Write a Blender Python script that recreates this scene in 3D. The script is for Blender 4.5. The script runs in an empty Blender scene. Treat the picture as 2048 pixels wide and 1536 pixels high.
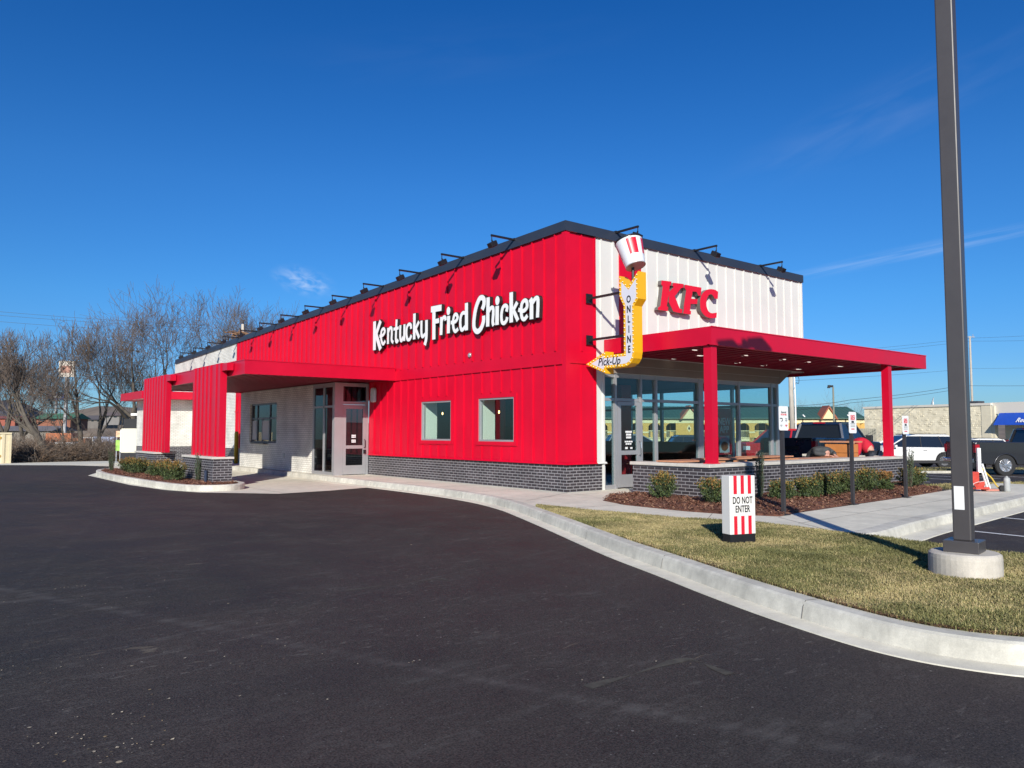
import bpy, bmesh, math, random
from mathutils import Vector, Matrix
R=math.radians
rnd=random.Random(7)
S=bpy.context.scene
COL=S.collection
# ------------------------------------------------------------------ camera
CAM=Vector((-11.652,-12.650,1.361)); F=1532.0; U0=1024.0; V0=768.0
PITCH=math.atan((862.5-768)/F); YAW=R(38.5930684526108)
fwd=Vector((math.sin(YAW)*math.cos(PITCH),math.cos(YAW)*math.cos(PITCH),math.sin(PITCH)))
right=Vector((math.cos(YAW),-math.sin(YAW),0)); upv=right.cross(fwd)
cd=bpy.data.cameras.new('camera'); cam=bpy.data.objects.new('camera',cd); COL.objects.link(cam)
cam.location=CAM
cam.rotation_euler=Matrix((right,upv,-fwd)).transposed().to_euler()
cd.sensor_width=36.0; cd.lens=36.0*F/2048.0; cd.clip_start=0.1; cd.clip_end=3000
S.camera=cam
def at(u,D,z):
    "ground point seen at photo column u, D metres in front of the camera"
    p=CAM+fwd*D+right*((u-U0)/F*D); return Vector((p.x,p.y,z))
def zat(v,D): return CAM.z+(862.5-v)*D/F
# ------------------------------------------------------------------ light
SUN_EL=R(25.4); SAZ=R(42.9)                       # light travels toward +x+y
trav=Vector((math.sin(SAZ)*math.cos(SUN_EL),math.cos(SAZ)*math.cos(SUN_EL),-math.sin(SUN_EL)))
ld=bpy.data.lights.new('sun','SUN'); ld.energy=4.6; ld.angle=R(0.53); ld.color=(1.0,0.945,0.86)
lo=bpy.data.objects.new('sun',ld); COL.objects.link(lo); lo.rotation_euler=trav.to_track_quat('-Z','Y').to_euler()
S.view_settings.view_transform='Standard'; S.view_settings.look='None'; S.view_settings.exposure=0.30; S.view_settings.gamma=1.0
W=bpy.data.worlds.new('World'); S.world=W; W.use_nodes=True
nt=W.node_tree; nt.nodes.clear()
sky=nt.nodes.new('ShaderNodeTexSky'); sky.sky_type='NISHITA'; sky.sun_disc=False; sky.sun_elevation=SUN_EL
# sky sun_rotation: 0 = +Y, clockwise; the sun stands opposite to the travel direction
sky.sun_rotation=math.atan2(-trav.x,-trav.y); sky.altitude=200; sky.air_density=1.0; sky.dust_density=0.35; sky.ozone_density=3.5
bg=nt.nodes.new('ShaderNodeBackground'); out=nt.nodes.new('ShaderNodeOutputWorld')
hs=nt.nodes.new('ShaderNodeHueSaturation'); hs.inputs['Saturation'].default_value=1.22; hs.inputs['Value'].default_value=1.0
nt.links.new(sky.outputs[0],hs.inputs['Color'])
# clear-winter-air tint of the sky by elevation
_tc=nt.nodes.new('ShaderNodeTexCoord'); _sp=nt.nodes.new('ShaderNodeSeparateXYZ'); nt.links.new(_tc.outputs['Generated'],_sp.inputs[0])
_rp=nt.nodes.new('ShaderNodeValToRGB'); nt.links.new(_sp.outputs[2],_rp.inputs[0]); _e=_rp.color_ramp.elements
_e[0].position=0.0; _e[0].color=(.38,.60,.92,1); _e[1].position=.5; _e[1].color=(.20,.60,.95,1)
for _p,_c in ((.08,(.35,.60,.93,1)),(.16,(.36,.68,.97,1)),(.30,(.36,.70,1.0,1))): _n=_e.new(_p); _n.color=_c
_mu=nt.nodes.new('ShaderNodeVectorMath'); _mu.operation='MULTIPLY'; nt.links.new(hs.outputs[0],_mu.inputs[0]); nt.links.new(_rp.outputs[0],_mu.inputs[1])
def clouds():
    # a few thin wisps of cirrus, fixed in world directions
    tc=nt.nodes.new('ShaderNodeTexCoord'); prev=_mu.outputs[0]
    def wisp(u,v,ax,ay,amt,scale,tilt=0.0):
        nonlocal prev
        d=(fwd+right*((u-U0)/F)+upv*(-(v-V0)/F)).normalized()
        r=right*math.cos(tilt)+upv*math.sin(tilt); w=upv*math.cos(tilt)-right*math.sin(tilt)
        sub=nt.nodes.new('ShaderNodeVectorMath'); sub.operation='SUBTRACT'; sub.inputs[1].default_value=d
        nt.links.new(tc.outputs['Generated'],sub.inputs[0])
        parts=[]
        for vec,a in ((r,ax),(w,ay)):
            n=nt.nodes.new('ShaderNodeVectorMath'); n.operation='DOT_PRODUCT'; n.inputs[1].default_value=vec/a
            nt.links.new(sub.outputs[0],n.inputs[0]); parts.append(n.outputs['Value'])
        cb=nt.nodes.new('ShaderNodeCombineXYZ'); nt.links.new(parts[0],cb.inputs[0]); nt.links.new(parts[1],cb.inputs[1])
        ln=nt.nodes.new('ShaderNodeVectorMath'); ln.operation='LENGTH'; nt.links.new(cb.outputs[0],ln.inputs[0])
        nz=nt.nodes.new('ShaderNodeTexNoise'); nz.inputs['Scale'].default_value=scale; nz.inputs['Detail'].default_value=6; nz.inputs['Distortion'].default_value=0.6
        nt.links.new(cb.outputs[0],nz.inputs['Vector'])
        m1=nt.nodes.new('ShaderNodeMapRange'); m1.inputs['From Min'].default_value=1.0; m1.inputs['From Max'].default_value=0.0; m1.interpolation_type='SMOOTHSTEP'
        nt.links.new(ln.outputs['Value'],m1.inputs['Value'])
        m2=nt.nodes.new('ShaderNodeMapRange'); m2.inputs['From Min'].default_value=0.38; m2.inputs['From Max'].default_value=0.75
        nt.links.new(nz.outputs['Fac'],m2.inputs['Value'])
        mu=nt.nodes.new('ShaderNodeMath'); mu.operation='MULTIPLY'; nt.links.new(m1.outputs[0],mu.inputs[0]); nt.links.new(m2.outputs[0],mu.inputs[1])
        m3=nt.nodes.new('ShaderNodeMath'); m3.operation='MULTIPLY'; m3.inputs[1].default_value=amt; nt.links.new(mu.outputs[0],m3.inputs[0])
        mx=nt.nodes.new('ShaderNodeMix'); mx.data_type='RGBA'; nt.links.new(m3.outputs[0],mx.inputs['Factor'])
        nt.links.new(prev,mx.inputs['A']); mx.inputs['B'].default_value=(8.0,8.6,9.4,1); prev=mx.outputs['Result']
    wisp(608,563,.045,.022,.42,3.0,-.25)
    wisp(1850,500,.22,.012,.20,2.0,.17)
    wisp(1760,230,.2,.05,.05,2.0,.35)
    wisp(900,110,.28,.05,.012,2.0,.1)
    return prev
nt.links.new(clouds(),bg.inputs[0]); nt.links.new(bg.outputs[0],out.inputs[0])
bg.inputs[1].default_value=0.098
# ------------------------------------------------------------------ materials
MATS={}
def nodes_of(name):
    m=bpy.data.materials.new(name); m.use_nodes=True; n=m.node_tree; return m,n,n.nodes['Principled BSDF']
def mat(name,col,rough=.5,metal=0,var=.0,vscale=3.0,bump=0,bscale=40,spec=.5,emit=None,coat=0,det=4,stretch=None):
    if name in MATS: return MATS[name]
    m,n,b=nodes_of(name); b.inputs['Base Color'].default_value=(*col,1); b.inputs['Roughness'].default_value=rough
    b.inputs['Metallic'].default_value=metal; b.inputs['Specular IOR Level'].default_value=spec; b.inputs['Coat Weight'].default_value=coat
    g=n.nodes.new('ShaderNodeNewGeometry'); src=g.outputs['Position']
    if stretch:
        vm=n.nodes.new('ShaderNodeVectorMath'); vm.operation='MULTIPLY'; vm.inputs[1].default_value=stretch; n.links.new(src,vm.inputs[0]); src=vm.outputs[0]
    if var>0:
        nz=n.nodes.new('ShaderNodeTexNoise'); nz.inputs['Scale'].default_value=vscale; nz.inputs['Detail'].default_value=det; nz.inputs['Roughness'].default_value=.62
        n.links.new(src,nz.inputs['Vector'])
        mr=n.nodes.new('ShaderNodeMapRange'); mr.inputs['From Min'].default_value=.3; mr.inputs['From Max'].default_value=.7
        mr.inputs['To Min'].default_value=1-var; mr.inputs['To Max'].default_value=1+var; n.links.new(nz.outputs['Fac'],mr.inputs['Value'])
        mx=n.nodes.new('ShaderNodeVectorMath'); mx.operation='SCALE'; mx.inputs[0].default_value=col; n.links.new(mr.outputs[0],mx.inputs['Scale'])
        n.links.new(mx.outputs[0],b.inputs['Base Color'])
        mr2=n.nodes.new('ShaderNodeMapRange'); mr2.inputs['To Min'].default_value=max(0,rough-.12); mr2.inputs['To Max'].default_value=min(1,rough+.12)
        n.links.new(nz.outputs['Fac'],mr2.inputs['Value']); n.links.new(mr2.outputs[0],b.inputs['Roughness'])
    if bump:
        nb=n.nodes.new('ShaderNodeTexNoise'); nb.inputs['Scale'].default_value=bscale; nb.inputs['Detail'].default_value=3; n.links.new(src,nb.inputs['Vector'])
        bp=n.nodes.new('ShaderNodeBump'); bp.inputs['Strength'].default_value=bump; bp.inputs['Distance'].default_value=.01
        n.links.new(nb.outputs['Fac'],bp.inputs['Height']); n.links.new(bp.outputs[0],b.inputs['Normal'])
    if emit: b.inputs['Emission Color'].default_value=(*emit[0],1); b.inputs['Emission Strength'].default_value=emit[1]
    MATS[name]=m; return m
def brick(name,c1,c2,mortar,rough=.7,h=.0677,w=.203,ms=.011,bias=0):
    m,n,b=nodes_of(name); g=n.nodes.new('ShaderNodeNewGeometry')
    sp=n.nodes.new('ShaderNodeSeparateXYZ'); n.links.new(g.outputs['Position'],sp.inputs[0])
    sn=n.nodes.new('ShaderNodeSeparateXYZ'); n.links.new(g.outputs['True Normal'],sn.inputs[0])
    ab=n.nodes.new('ShaderNodeMath'); ab.operation='ABSOLUTE'; n.links.new(sn.outputs[0],ab.inputs[0])
    gt=n.nodes.new('ShaderNodeMath'); gt.operation='GREATER_THAN'; gt.inputs[1].default_value=.5; n.links.new(ab.outputs[0],gt.inputs[0])
    mx=n.nodes.new('ShaderNodeMix'); n.links.new(gt.outputs[0],mx.inputs['Factor']); n.links.new(sp.outputs[0],mx.inputs['A']); n.links.new(sp.outputs[1],mx.inputs['B'])
    cb=n.nodes.new('ShaderNodeCombineXYZ'); n.links.new(mx.outputs['Result'],cb.inputs[0]); n.links.new(sp.outputs[2],cb.inputs[1])
    bt=n.nodes.new('ShaderNodeTexBrick'); n.links.new(cb.outputs[0],bt.inputs['Vector']); bt.inputs['Scale'].default_value=1
    bt.inputs['Brick Width'].default_value=w; bt.inputs['Row Height'].default_value=h; bt.inputs['Mortar Size'].default_value=ms/2*1.6; bt.inputs['Mortar Smooth'].default_value=.15
    bt.inputs['Color1'].default_value=(*c1,1); bt.inputs['Color2'].default_value=(*c2,1); bt.inputs['Mortar'].default_value=(*mortar,1); bt.inputs['Bias'].default_value=bias
    nz=n.nodes.new('ShaderNodeTexNoise'); nz.inputs['Scale'].default_value=1.7; nz.inputs['Detail'].default_value=6; n.links.new(g.outputs['Position'],nz.inputs['Vector'])
    mr=n.nodes.new('ShaderNodeMapRange'); mr.inputs['From Min'].default_value=.3; mr.inputs['From Max'].default_value=.7; mr.inputs['To Min'].default_value=.82; mr.inputs['To Max'].default_value=1.16; n.links.new(nz.outputs['Fac'],mr.inputs['Value'])
    sc=n.nodes.new('ShaderNodeVectorMath'); sc.operation='SCALE'; n.links.new(bt.outputs['Color'],sc.inputs[0]); n.links.new(mr.outputs[0],sc.inputs['Scale'])
    n.links.new(sc.outputs[0],b.inputs['Base Color']); b.inputs['Roughness'].default_value=rough
    bp=n.nodes.new('ShaderNodeBump'); bp.invert=True; bp.inputs['Strength'].default_value=.6; bp.inputs['Distance'].default_value=.006; n.links.new(bt.outputs['Fac'],bp.inputs['Height']); n.links.new(bp.outputs[0],b.inputs['Normal'])
    MATS[name]=m; return m
def glass(name,tint,refl=1.0,ior=1.45,rough=0.0):
    m=bpy.data.materials.new(name); m.use_nodes=True; n=m.node_tree; n.nodes.clear()
    o=n.nodes.new('ShaderNodeOutputMaterial'); t=n.nodes.new('ShaderNodeBsdfTransparent'); t.inputs[0].default_value=(*tint,1)
    g=n.nodes.new('ShaderNodeBsdfGlossy'); g.inputs['Color'].default_value=(refl,refl,refl,1); g.inputs['Roughness'].default_value=rough
    lw=n.nodes.new('ShaderNodeLayerWeight'); lw.inputs['Blend'].default_value=.5
    pw=n.nodes.new('ShaderNodeMath'); pw.operation='POWER'; pw.inputs[1].default_value=4.0; n.links.new(lw.outputs['Facing'],pw.inputs[0])
    fr=n.nodes.new('ShaderNodeMath'); fr.operation='MULTIPLY_ADD'; fr.inputs[1].default_value=.8; fr.inputs[2].default_value=((ior-1)/(ior+1))**2*1.3; n.links.new(pw.outputs[0],fr.inputs[0])
    mx=n.nodes.new('ShaderNodeMixShader'); n.links.new(fr.outputs[0],mx.inputs[0]); n.links.new(t.outputs[0],mx.inputs[1]); n.links.new(g.outputs[0],mx.inputs[2]); n.links.new(mx.outputs[0],o.inputs[0])
    MATS[name]=m; return m
RED=mat('red_panel_paint',(.60,.0015,.024),.42,var=.09,vscale=.8,bump=.05,bscale=3,spec=.32)
REDM=mat('red_metal_coping',(.54,.002,.026),.36,var=.07,vscale=1.2,bump=.06,bscale=2,spec=.4)
WHITE=mat('cream_white_panel',(.66,.66,.61),.45,var=.05,vscale=.9,bump=.04,bscale=3)
NAVY=mat('dark_blue_grey_coping',(.028,.036,.055),.4,var=.08,vscale=1)
BLACK=mat('black_metal',(.012,.012,.014),.45,var=.1)
ALU=mat('anodised_aluminium',(.43,.43,.44),.36,metal=.45,var=.04)
DBRICK=brick('charcoal_brick',(.028,.024,.027),(.058,.05,.054),(.27,.26,.27),.55)
WBRICK=brick('white_painted_brick',(.76,.745,.68),(.70,.685,.62),(.44,.425,.375),.6)
STONE=mat('cast_stone_cap',(.55,.52,.46),.8,var=.12,vscale=5,bump=.2,bscale=60)
GL=glass('window_glass',(.82,.92,.93)); GLD=glass('dark_window_glass',(.30,.34,.36),1.0,1.5)
LEDW=mat('downlight_lens',(.9,.9,.85),.4,emit=((1,.95,.85),.7))
WOOD=mat('orange_brown_slat_wood',(.50,.22,.10),.5,var=.15,vscale=14,stretch=(1,8,8))
def concrete(name,col,var=.14):
    m,n,b=nodes_of(name); g=n.nodes.new('ShaderNodeNewGeometry')
    def noise(s,d=6,st=None):
        z=n.nodes.new('ShaderNodeTexNoise'); z.inputs['Scale'].default_value=s; z.inputs['Detail'].default_value=d; z.inputs['Roughness'].default_value=.65
        src=g.outputs['Position']
        if st:
            v=n.nodes.new('ShaderNodeVectorMath'); v.operation='MULTIPLY'; v.inputs[1].default_value=st; n.links.new(src,v.inputs[0]); src=v.outputs[0]
        n.links.new(src,z.inputs['Vector']); return z.outputs['Fac']
    a=noise(.7); c=noise(9); e=noise(120,2); f=noise(3.0,5,(1,1,.15))
    def rng(s,lo,hi):
        r=n.nodes.new('ShaderNodeMapRange'); r.inputs['From Min'].default_value=.3; r.inputs['From Max'].default_value=.7; r.inputs['To Min'].default_value=lo; r.inputs['To Max'].default_value=hi; n.links.new(s,r.inputs['Value']); return r.outputs[0]
    def mul(x,y):
        q=n.nodes.new('ShaderNodeMath'); q.operation='MULTIPLY'; n.links.new(x,q.inputs[0]); n.links.new(y,q.inputs[1]); return q.outputs[0]
    k=mul(mul(rng(a,1-var,1+var),rng(c,1-var*.6,1+var*.6)),mul(rng(e,.92,1.08),rng(f,1-var*.6,1+var*.5)))
    s=n.nodes.new('ShaderNodeVectorMath'); s.operation='SCALE'; s.inputs[0].default_value=col; n.links.new(k,s.inputs['Scale']); n.links.new(s.outputs[0],b.inputs['Base Color'])
    b.inputs['Roughness'].default_value=.85
    bp=n.nodes.new('ShaderNodeBump'); bp.inputs['Strength'].default_value=.25; bp.inputs['Distance'].default_value=.003; n.links.new(e,bp.inputs['Height']); n.links.new(bp.outputs[0],b.inputs['Normal'])
    MATS[name]=m; return m
CONC=concrete('pale_new_concrete',(.66,.63,.515)); CURB=concrete('kerb_concrete',(.54,.52,.445),.24); GUT=concrete('gutter_concrete',(.66,.625,.515))
def asphalt(name='asphalt_surface'):
    m,n,b=nodes_of(name); g=n.nodes.new('ShaderNodeNewGeometry')
    def noise(s,d=5,dist=0,st=None):
        z=n.nodes.new('ShaderNodeTexNoise'); z.inputs['Scale'].default_value=s; z.inputs['Detail'].default_value=d; z.inputs['Distortion'].default_value=dist; z.inputs['Roughness'].default_value=.6
        src=g.outputs['Position']
        if st:
            mp=n.nodes.new('ShaderNodeMapping'); mp.inputs['Scale'].default_value=st; mp.inputs['Rotation'].default_value=(0,0,R(-38)); n.links.new(src,mp.inputs['Vector']); src=mp.outputs[0]
        n.links.new(src,z.inputs['Vector']); return z.outputs['Fac']
    def rng(s,a,bb,lo,hi):
        r=n.nodes.new('ShaderNodeMapRange'); r.inputs['From Min'].default_value=a; r.inputs['From Max'].default_value=bb; r.inputs['To Min'].default_value=lo; r.inputs['To Max'].default_value=hi; n.links.new(s,r.inputs['Value']); return r.outputs[0]
    big=noise(.13,3); mid=noise(1.3,6); grain=noise(95,3); spk=noise(55,1); scuff=noise(3.6,9,.9,(.8,2.6,1)); patch=noise(2.1,6,.8,(.7,1.6,1)); dusty=noise(.35,4)
    base=n.nodes.new('ShaderNodeMix'); base.data_type='RGBA'; base.inputs['A'].default_value=(.040,.036,.032,1); base.inputs['B'].default_value=(.053,.041,.037,1); n.links.new(rng(big,.38,.62,0,1),base.inputs['Factor'])
    def mul(x,y):
        q=n.nodes.new('ShaderNodeMath'); q.operation='MULTIPLY'; n.links.new(x,q.inputs[0]); n.links.new(y,q.inputs[1]); return q.outputs[0]
    k=mul(rng(mid,.3,.7,.86,1.15),rng(grain,.3,.7,.4,1.75))
    sc=n.nodes.new('ShaderNodeVectorMath'); sc.operation='SCALE'; n.links.new(base.outputs['Result'],sc.inputs[0]); n.links.new(k,sc.inputs['Scale'])
    cur=sc.outputs[0]
    def over(fac,col):
        nonlocal cur
        q=n.nodes.new('ShaderNodeMix'); q.data_type='RGBA'; n.links.new(fac,q.inputs['Factor']); n.links.new(cur,q.inputs['A']); q.inputs['B'].default_value=(*col,1); cur=q.outputs['Result']
    over(mul(rng(scuff,.52,.70,0,.42),rng(mid,.42,.60,0,1)),(.115,.108,.10))
    fine=noise(14,8,.8,(.7,2.2,1)); over(mul(rng(fine,.60,.66,0,.45),rng(dusty,.42,.58,0,1)),(.17,.155,.135))
    over(mul(rng(patch,.68,.72,0,.3),rng(dusty,.45,.6,0,1)),(.24,.20,.14))
    def flecks(scale,rad,keep,col,amt):
        v=n.nodes.new('ShaderNodeTexVoronoi'); v.inputs['Scale'].default_value=scale; n.links.new(g.outputs['Position'],v.inputs['Vector'])
        sp=n.nodes.new('ShaderNodeSeparateColor'); n.links.new(v.outputs['Color'],sp.inputs[0])
        over(mul(rng(v.outputs['Distance'],rad,rad*.6,0,amt),rng(sp.outputs[0],keep,keep+.01,0,1)),col)
    flecks(9,.085,.88,(.30,.28,.25),.75); flecks(24,.15,.84,(.22,.21,.20),.55); flecks(48,.24,.72,(.13,.125,.12),.45); flecks(2.6,.045,.86,(.52,.42,.28),.85)
    # paving seams
    def seam(px_,py_,nx,ny,w,amt):
        d=n.nodes.new('ShaderNodeVectorMath'); d.operation='DOT_PRODUCT'; d.inputs[1].default_value=(nx,ny,0); n.links.new(g.outputs['Position'],d.inputs[0])
        s=n.nodes.new('ShaderNodeMath'); s.operation='SUBTRACT'; s.inputs[1].default_value=px_*nx+py_*ny; n.links.new(d.outputs['Value'],s.inputs[0])
        a=n.nodes.new('ShaderNodeMath'); a.operation='ABSOLUTE'; n.links.new(s.outputs[0],a.inputs[0])
        over(mul(rng(a.outputs[0],w,0,0,amt),rng(scuff,.40,.6,.1,1)),(.13,.12,.11))
    seam(-9.3,-7.5,.93,.37,.10,.34); seam(-8.0,-6.0,-.25,.97,.03,.22); seam(-10.5,-3.0,.96,-.28,.06,.12)
    n.links.new(cur,b.inputs['Base Color']); n.links.new(rng(mid,.3,.7,.68,.9),b.inputs['Roughness']); b.inputs['Specular IOR Level'].default_value=.18
    bp=n.nodes.new('ShaderNodeBump'); bp.inputs['Strength'].default_value=.8; bp.inputs['Distance'].default_value=.006; n.links.new(grain,bp.inputs['Height']); n.links.new(bp.outputs[0],b.inputs['Normal'])
    MATS[name]=m; return m
ASPH=asphalt()
PAINT=mat('white_line_paint',(.62,.62,.60),.7,var=.12,vscale=20)
DRY=mat('dry_field_grass',(.17,.145,.075),.95,var=.3,vscale=.4,bump=.5,bscale=3)
SOIL=mat('lawn_soil',(.15,.12,.06),.95,var=.35,vscale=9,bump=.6,bscale=60)
MULCH=mat('red_brown_bark_mulch',(.13,.052,.03),.95,var=.5,vscale=25,bump=1.0,bscale=45)
CHIP=mat('bark_chip',(.18,.075,.042),.9,var=.4,vscale=12)
BLADE=[mat('green_grass_blade',(.15,.15,.05),.8,var=.3,vscale=1.5),mat('straw_grass_blade',(.42,.34,.16),.85,var=.25,vscale=1.5),mat('olive_grass_blade',(.26,.235,.09),.8,var=.3,vscale=1.5)]
# ------------------------------------------------------------------ mesh helpers
class MB:
    def __init__(s): s.v=[]; s.f=[]; s.m=[]
    def face(s,pts,mi=0):
        i=len(s.v); s.v+= [tuple(p) for p in pts]; s.f.append(tuple(range(i,i+len(pts)))); s.m.append(mi)
    def box(s,x0,x1,y0,y1,z0,z1,mi=0):
        i=len(s.v); s.v+=[(x,y,z) for z in (z0,z1) for y in (y0,y1) for x in (x0,x1)]
        for q in ((0,2,3,1),(4,5,7,6),(0,1,5,4),(2,6,7,3),(0,4,6,2),(1,3,7,5)): s.f.append(tuple(i+k for k in q)); s.m.append(mi)
    def obox(s,c,ax,ay,az,mi=0):
        "oriented box: centre and three half-axis vectors"
        c=Vector(c); ax,ay,az=Vector(ax),Vector(ay),Vector(az); i=len(s.v)
        s.v+=[tuple(c+ax*a+ay*b+az*d) for d in (-1,1) for b in (-1,1) for a in (-1,1)]
        for q in ((0,2,3,1),(4,5,7,6),(0,1,5,4),(2,6,7,3),(0,4,6,2),(1,3,7,5)): s.f.append(tuple(i+k for k in q)); s.m.append(mi)
    def prism(s,poly,vec,mi=0,mside=None):
        "closed polygon (list of 3d points) extruded by vec"
        vec=Vector(vec); i=len(s.v); n=len(poly); s.v+=[tuple(p) for p in poly]+[tuple(Vector(p)+vec) for p in poly]
        s.f.append(tuple(range(i,i+n))[::-1]); s.m.append(mi); s.f.append(tuple(range(i+n,i+2*n))); s.m.append(mi)
        for k in range(n): s.f.append((i+k,i+(k+1)%n,i+n+(k+1)%n,i+n+k)); s.m.append(mi if mside is None else mside)
    def tube(s,path,rad,n=6,mi=0,cap=True):
        path=[Vector(p) for p in path]; L=len(path)
        if not isinstance(rad,(list,tuple)): rad=[rad]*L
        prevx=None; i0=len(s.v)
        for k,p in enumerate(path):
            d=(path[min(k+1,L-1)]-path[max(k-1,0)]).normalized()
            if prevx is None:
                a=Vector((0,0,1)) if abs(d.z)<.9 else Vector((1,0,0)); x=a.cross(d).normalized()
            else:
                x=(prevx-d*prevx.dot(d)); x=x.normalized() if x.length>1e-6 else prevx
            prevx=x; y=d.cross(x)
            for j in range(n):
                t=2*math.pi*(j+.5)/n; s.v.append(tuple(p+(x*math.cos(t)+y*math.sin(t))*rad[k]))
        for k in range(L-1):
            for j in range(n):
                a=i0+k*n+j; b=i0+k*n+(j+1)%n; s.f.append((a,b,b+n,a+n)); s.m.append(mi)
        if cap:
            s.f.append(tuple(range(i0,i0+n))[::-1]); s.m.append(mi); s.f.append(tuple(range(i0+(L-1)*n,i0+L*n))); s.m.append(mi)
    def ball(s,c,r,n=8,mi=0,sq=(1,1,1)):
        c=Vector(c); i0=len(s.v); rows=max(3,n//2)
        s.v.append((c.x,c.y,c.z+r*sq[2]))
        for a in range(1,rows):
            th=math.pi*a/rows
            for b in range(n):
                ph=2*math.pi*b/n; s.v.append((c.x+r*sq[0]*math.sin(th)*math.cos(ph),c.y+r*sq[1]*math.sin(th)*math.sin(ph),c.z+r*sq[2]*math.cos(th)))
        s.v.append((c.x,c.y,c.z-r*sq[2])); last=len(s.v)-1
        for b in range(n): s.f.append((i0,i0+1+b,i0+1+(b+1)%n)); s.m.append(mi)
        for a in range(rows-2):
            for b in range(n):
                p=i0+1+a*n+b; q=i0+1+a*n+(b+1)%n; s.f.append((p,p+n,q+n,q)); s.m.append(mi)
        for b in range(n): s.f.append((last,i0+1+(rows-2)*n+(b+1)%n,i0+1+(rows-2)*n+b)); s.m.append(mi)
    def lathe(s,c,prof,n=24,axis=(0,0,1),mi=0,cap=True):
        c=Vector(c); w=Vector(axis).normalized(); a=Vector((0,0,1)) if abs(w.z)<.9 else Vector((1,0,0)); x=a.cross(w).normalized(); y=w.cross(x); i0=len(s.v)
        for r,h in prof:
            for j in range(n):
                t=2*math.pi*j/n; s.v.append(tuple(c+w*h+(x*math.cos(t)+y*math.sin(t))*r))
        for k in range(len(prof)-1):
            for j in range(n):
                p=i0+k*n+j; q=i0+k*n+(j+1)%n; s.f.append((p,q,q+n,p+n)); s.m.append(mi)
        if cap:
            s.f.append(tuple(range(i0,i0+n))[::-1]); s.m.append(mi); s.f.append(tuple(range(i0+(len(prof)-1)*n,i0+len(prof)*n))); s.m.append(mi)
    def build(s,name,mats,parent=None,bevel=0,smooth=False,fix=True):
        me=bpy.data.meshes.new(name); me.from_pydata(s.v,[],s.f)
        if not isinstance(mats,(list,tuple)): mats=[mats]
        for m in mats: me.materials.append(m)
        if len(mats)>1: me.polygons.foreach_set('material_index',s.m)
        me.update()
        if bevel or fix:
            bm=bmesh.new(); bm.from_mesh(me)
            if fix: bmesh.ops.recalc_face_normals(bm,faces=bm.faces)
            bm.to_mesh(me); bm.free()
        if smooth: me.polygons.foreach_set('use_smooth',[True]*len(me.polygons))
        o=bpy.data.objects.new(name,me); COL.objects.link(o)
        if parent is not None: o.parent=parent
        if bevel:
            md=o.modifiers.new('bevel','BEVEL'); md.width=bevel; md.segments=2; md.limit_method='ANGLE'
        return o
def tag(o,label=None,cat=None,group=None,kind=None):
    if label: o['label']=label
    if cat: o['category']=cat
    if group: o['group']=group
    if kind: o['kind']=kind
    return o
def thing(name,loc=(0,0,0),rz=0,label=None,cat=None,group=None):
    o=bpy.data.objects.new(name,None); COL.objects.link(o); o.location=loc; o.rotation_euler=(0,0,rz); o.empty_display_size=.2
    return tag(o,label,cat,group)
def copy_tree(o,parent=None):
    c=o.copy(); COL.objects.link(c); c.parent=parent
    for ch in list(o.children): copy_tree(ch,c)
    return c
def wall(mb,axis,p0,p1,u0,u1,z0,z1,holes=(),mi=0,zt=None):
    """wall slab between planes p0..p1 along axis ('x' = plane normal x), spanning u0..u1, z0..z1, with real openings; zt(u) = sloping top"""
    us=sorted({u0,u1,*[h[0] for h in holes],*[h[1] for h in holes]}); zs=sorted({z0,z1,*[h[2] for h in holes],*[h[3] for h in holes]})
    def filled(i,j):
        if i<0 or j<0 or i>=len(us)-1 or j>=len(zs)-1: return False
        cu=(us[i]+us[i+1])/2; cz=(zs[j]+zs[j+1])/2
        return not any(h[0]<cu<h[1] and h[2]<cz<h[3] for h in holes)
    def P(p,u,z):
        if zt and abs(z-z1)<1e-6: z=zt(u)
        return (p,u,z) if axis=='x' else (u,p,z)
    for i in range(len(us)-1):
        for j in range(len(zs)-1):
            if not filled(i,j): continue
            a,b,c,d=us[i],us[i+1],zs[j],zs[j+1]
            for p in (p0,p1): mb.face([P(p,a,c),P(p,b,c),P(p,b,d),P(p,a,d)],mi)
            if not filled(i-1,j): mb.face([P(p0,a,c),P(p1,a,c),P(p1,a,d),P(p0,a,d)],mi)
            if not filled(i+1,j): mb.face([P(p0,b,c),P(p1,b,c),P(p1,b,d),P(p0,b,d)],mi)
            if not filled(i,j-1): mb.face([P(p0,a,c),P(p1,a,c),P(p1,b,c),P(p0,b,c)],mi)
            if not filled(i,j+1): mb.face([P(p0,a,d),P(p1,a,d),P(p1,b,d),P(p0,b,d)],mi)
def text_mesh(body,size,bold=.0,shear=0,extrude=.002,sx=1.0,align='CENTER',space=1.0,line=1.0):
    c=bpy.data.curves.new('txt','FONT'); c.body=body; c.size=size; c.offset=bold; c.shear=shear; c.extrude=extrude; c.align_x=align; c.align_y='CENTER'; c.space_character=space; c.space_line=line; c.resolution_u=3
    o=bpy.data.objects.new('txt',c); COL.objects.link(o); dg=bpy.context.evaluated_depsgraph_get(); dg.update()
    me=bpy.data.meshes.new_from_object(o.evaluated_get(dg)); bpy.data.objects.remove(o)
    for v in me.vertices: v.co.x*=sx
    return me
def put_text(name,body,size,origin,xdir,m,parent,**k):
    "lettering lying in the plane of xdir and +z, facing xdir x z"
    me=text_mesh(body,size,**k); x=Vector(xdir).normalized(); z=Vector((0,0,1)); n=x.cross(z); o_=Vector(origin)
    for v in me.vertices: v.co=o_+x*v.co.x+z*v.co.y+n*v.co.z
    me.materials.clear(); me.materials.append(m); o=bpy.data.objects.new(name,me); COL.objects.link(o); o.parent=parent
    return o
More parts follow.
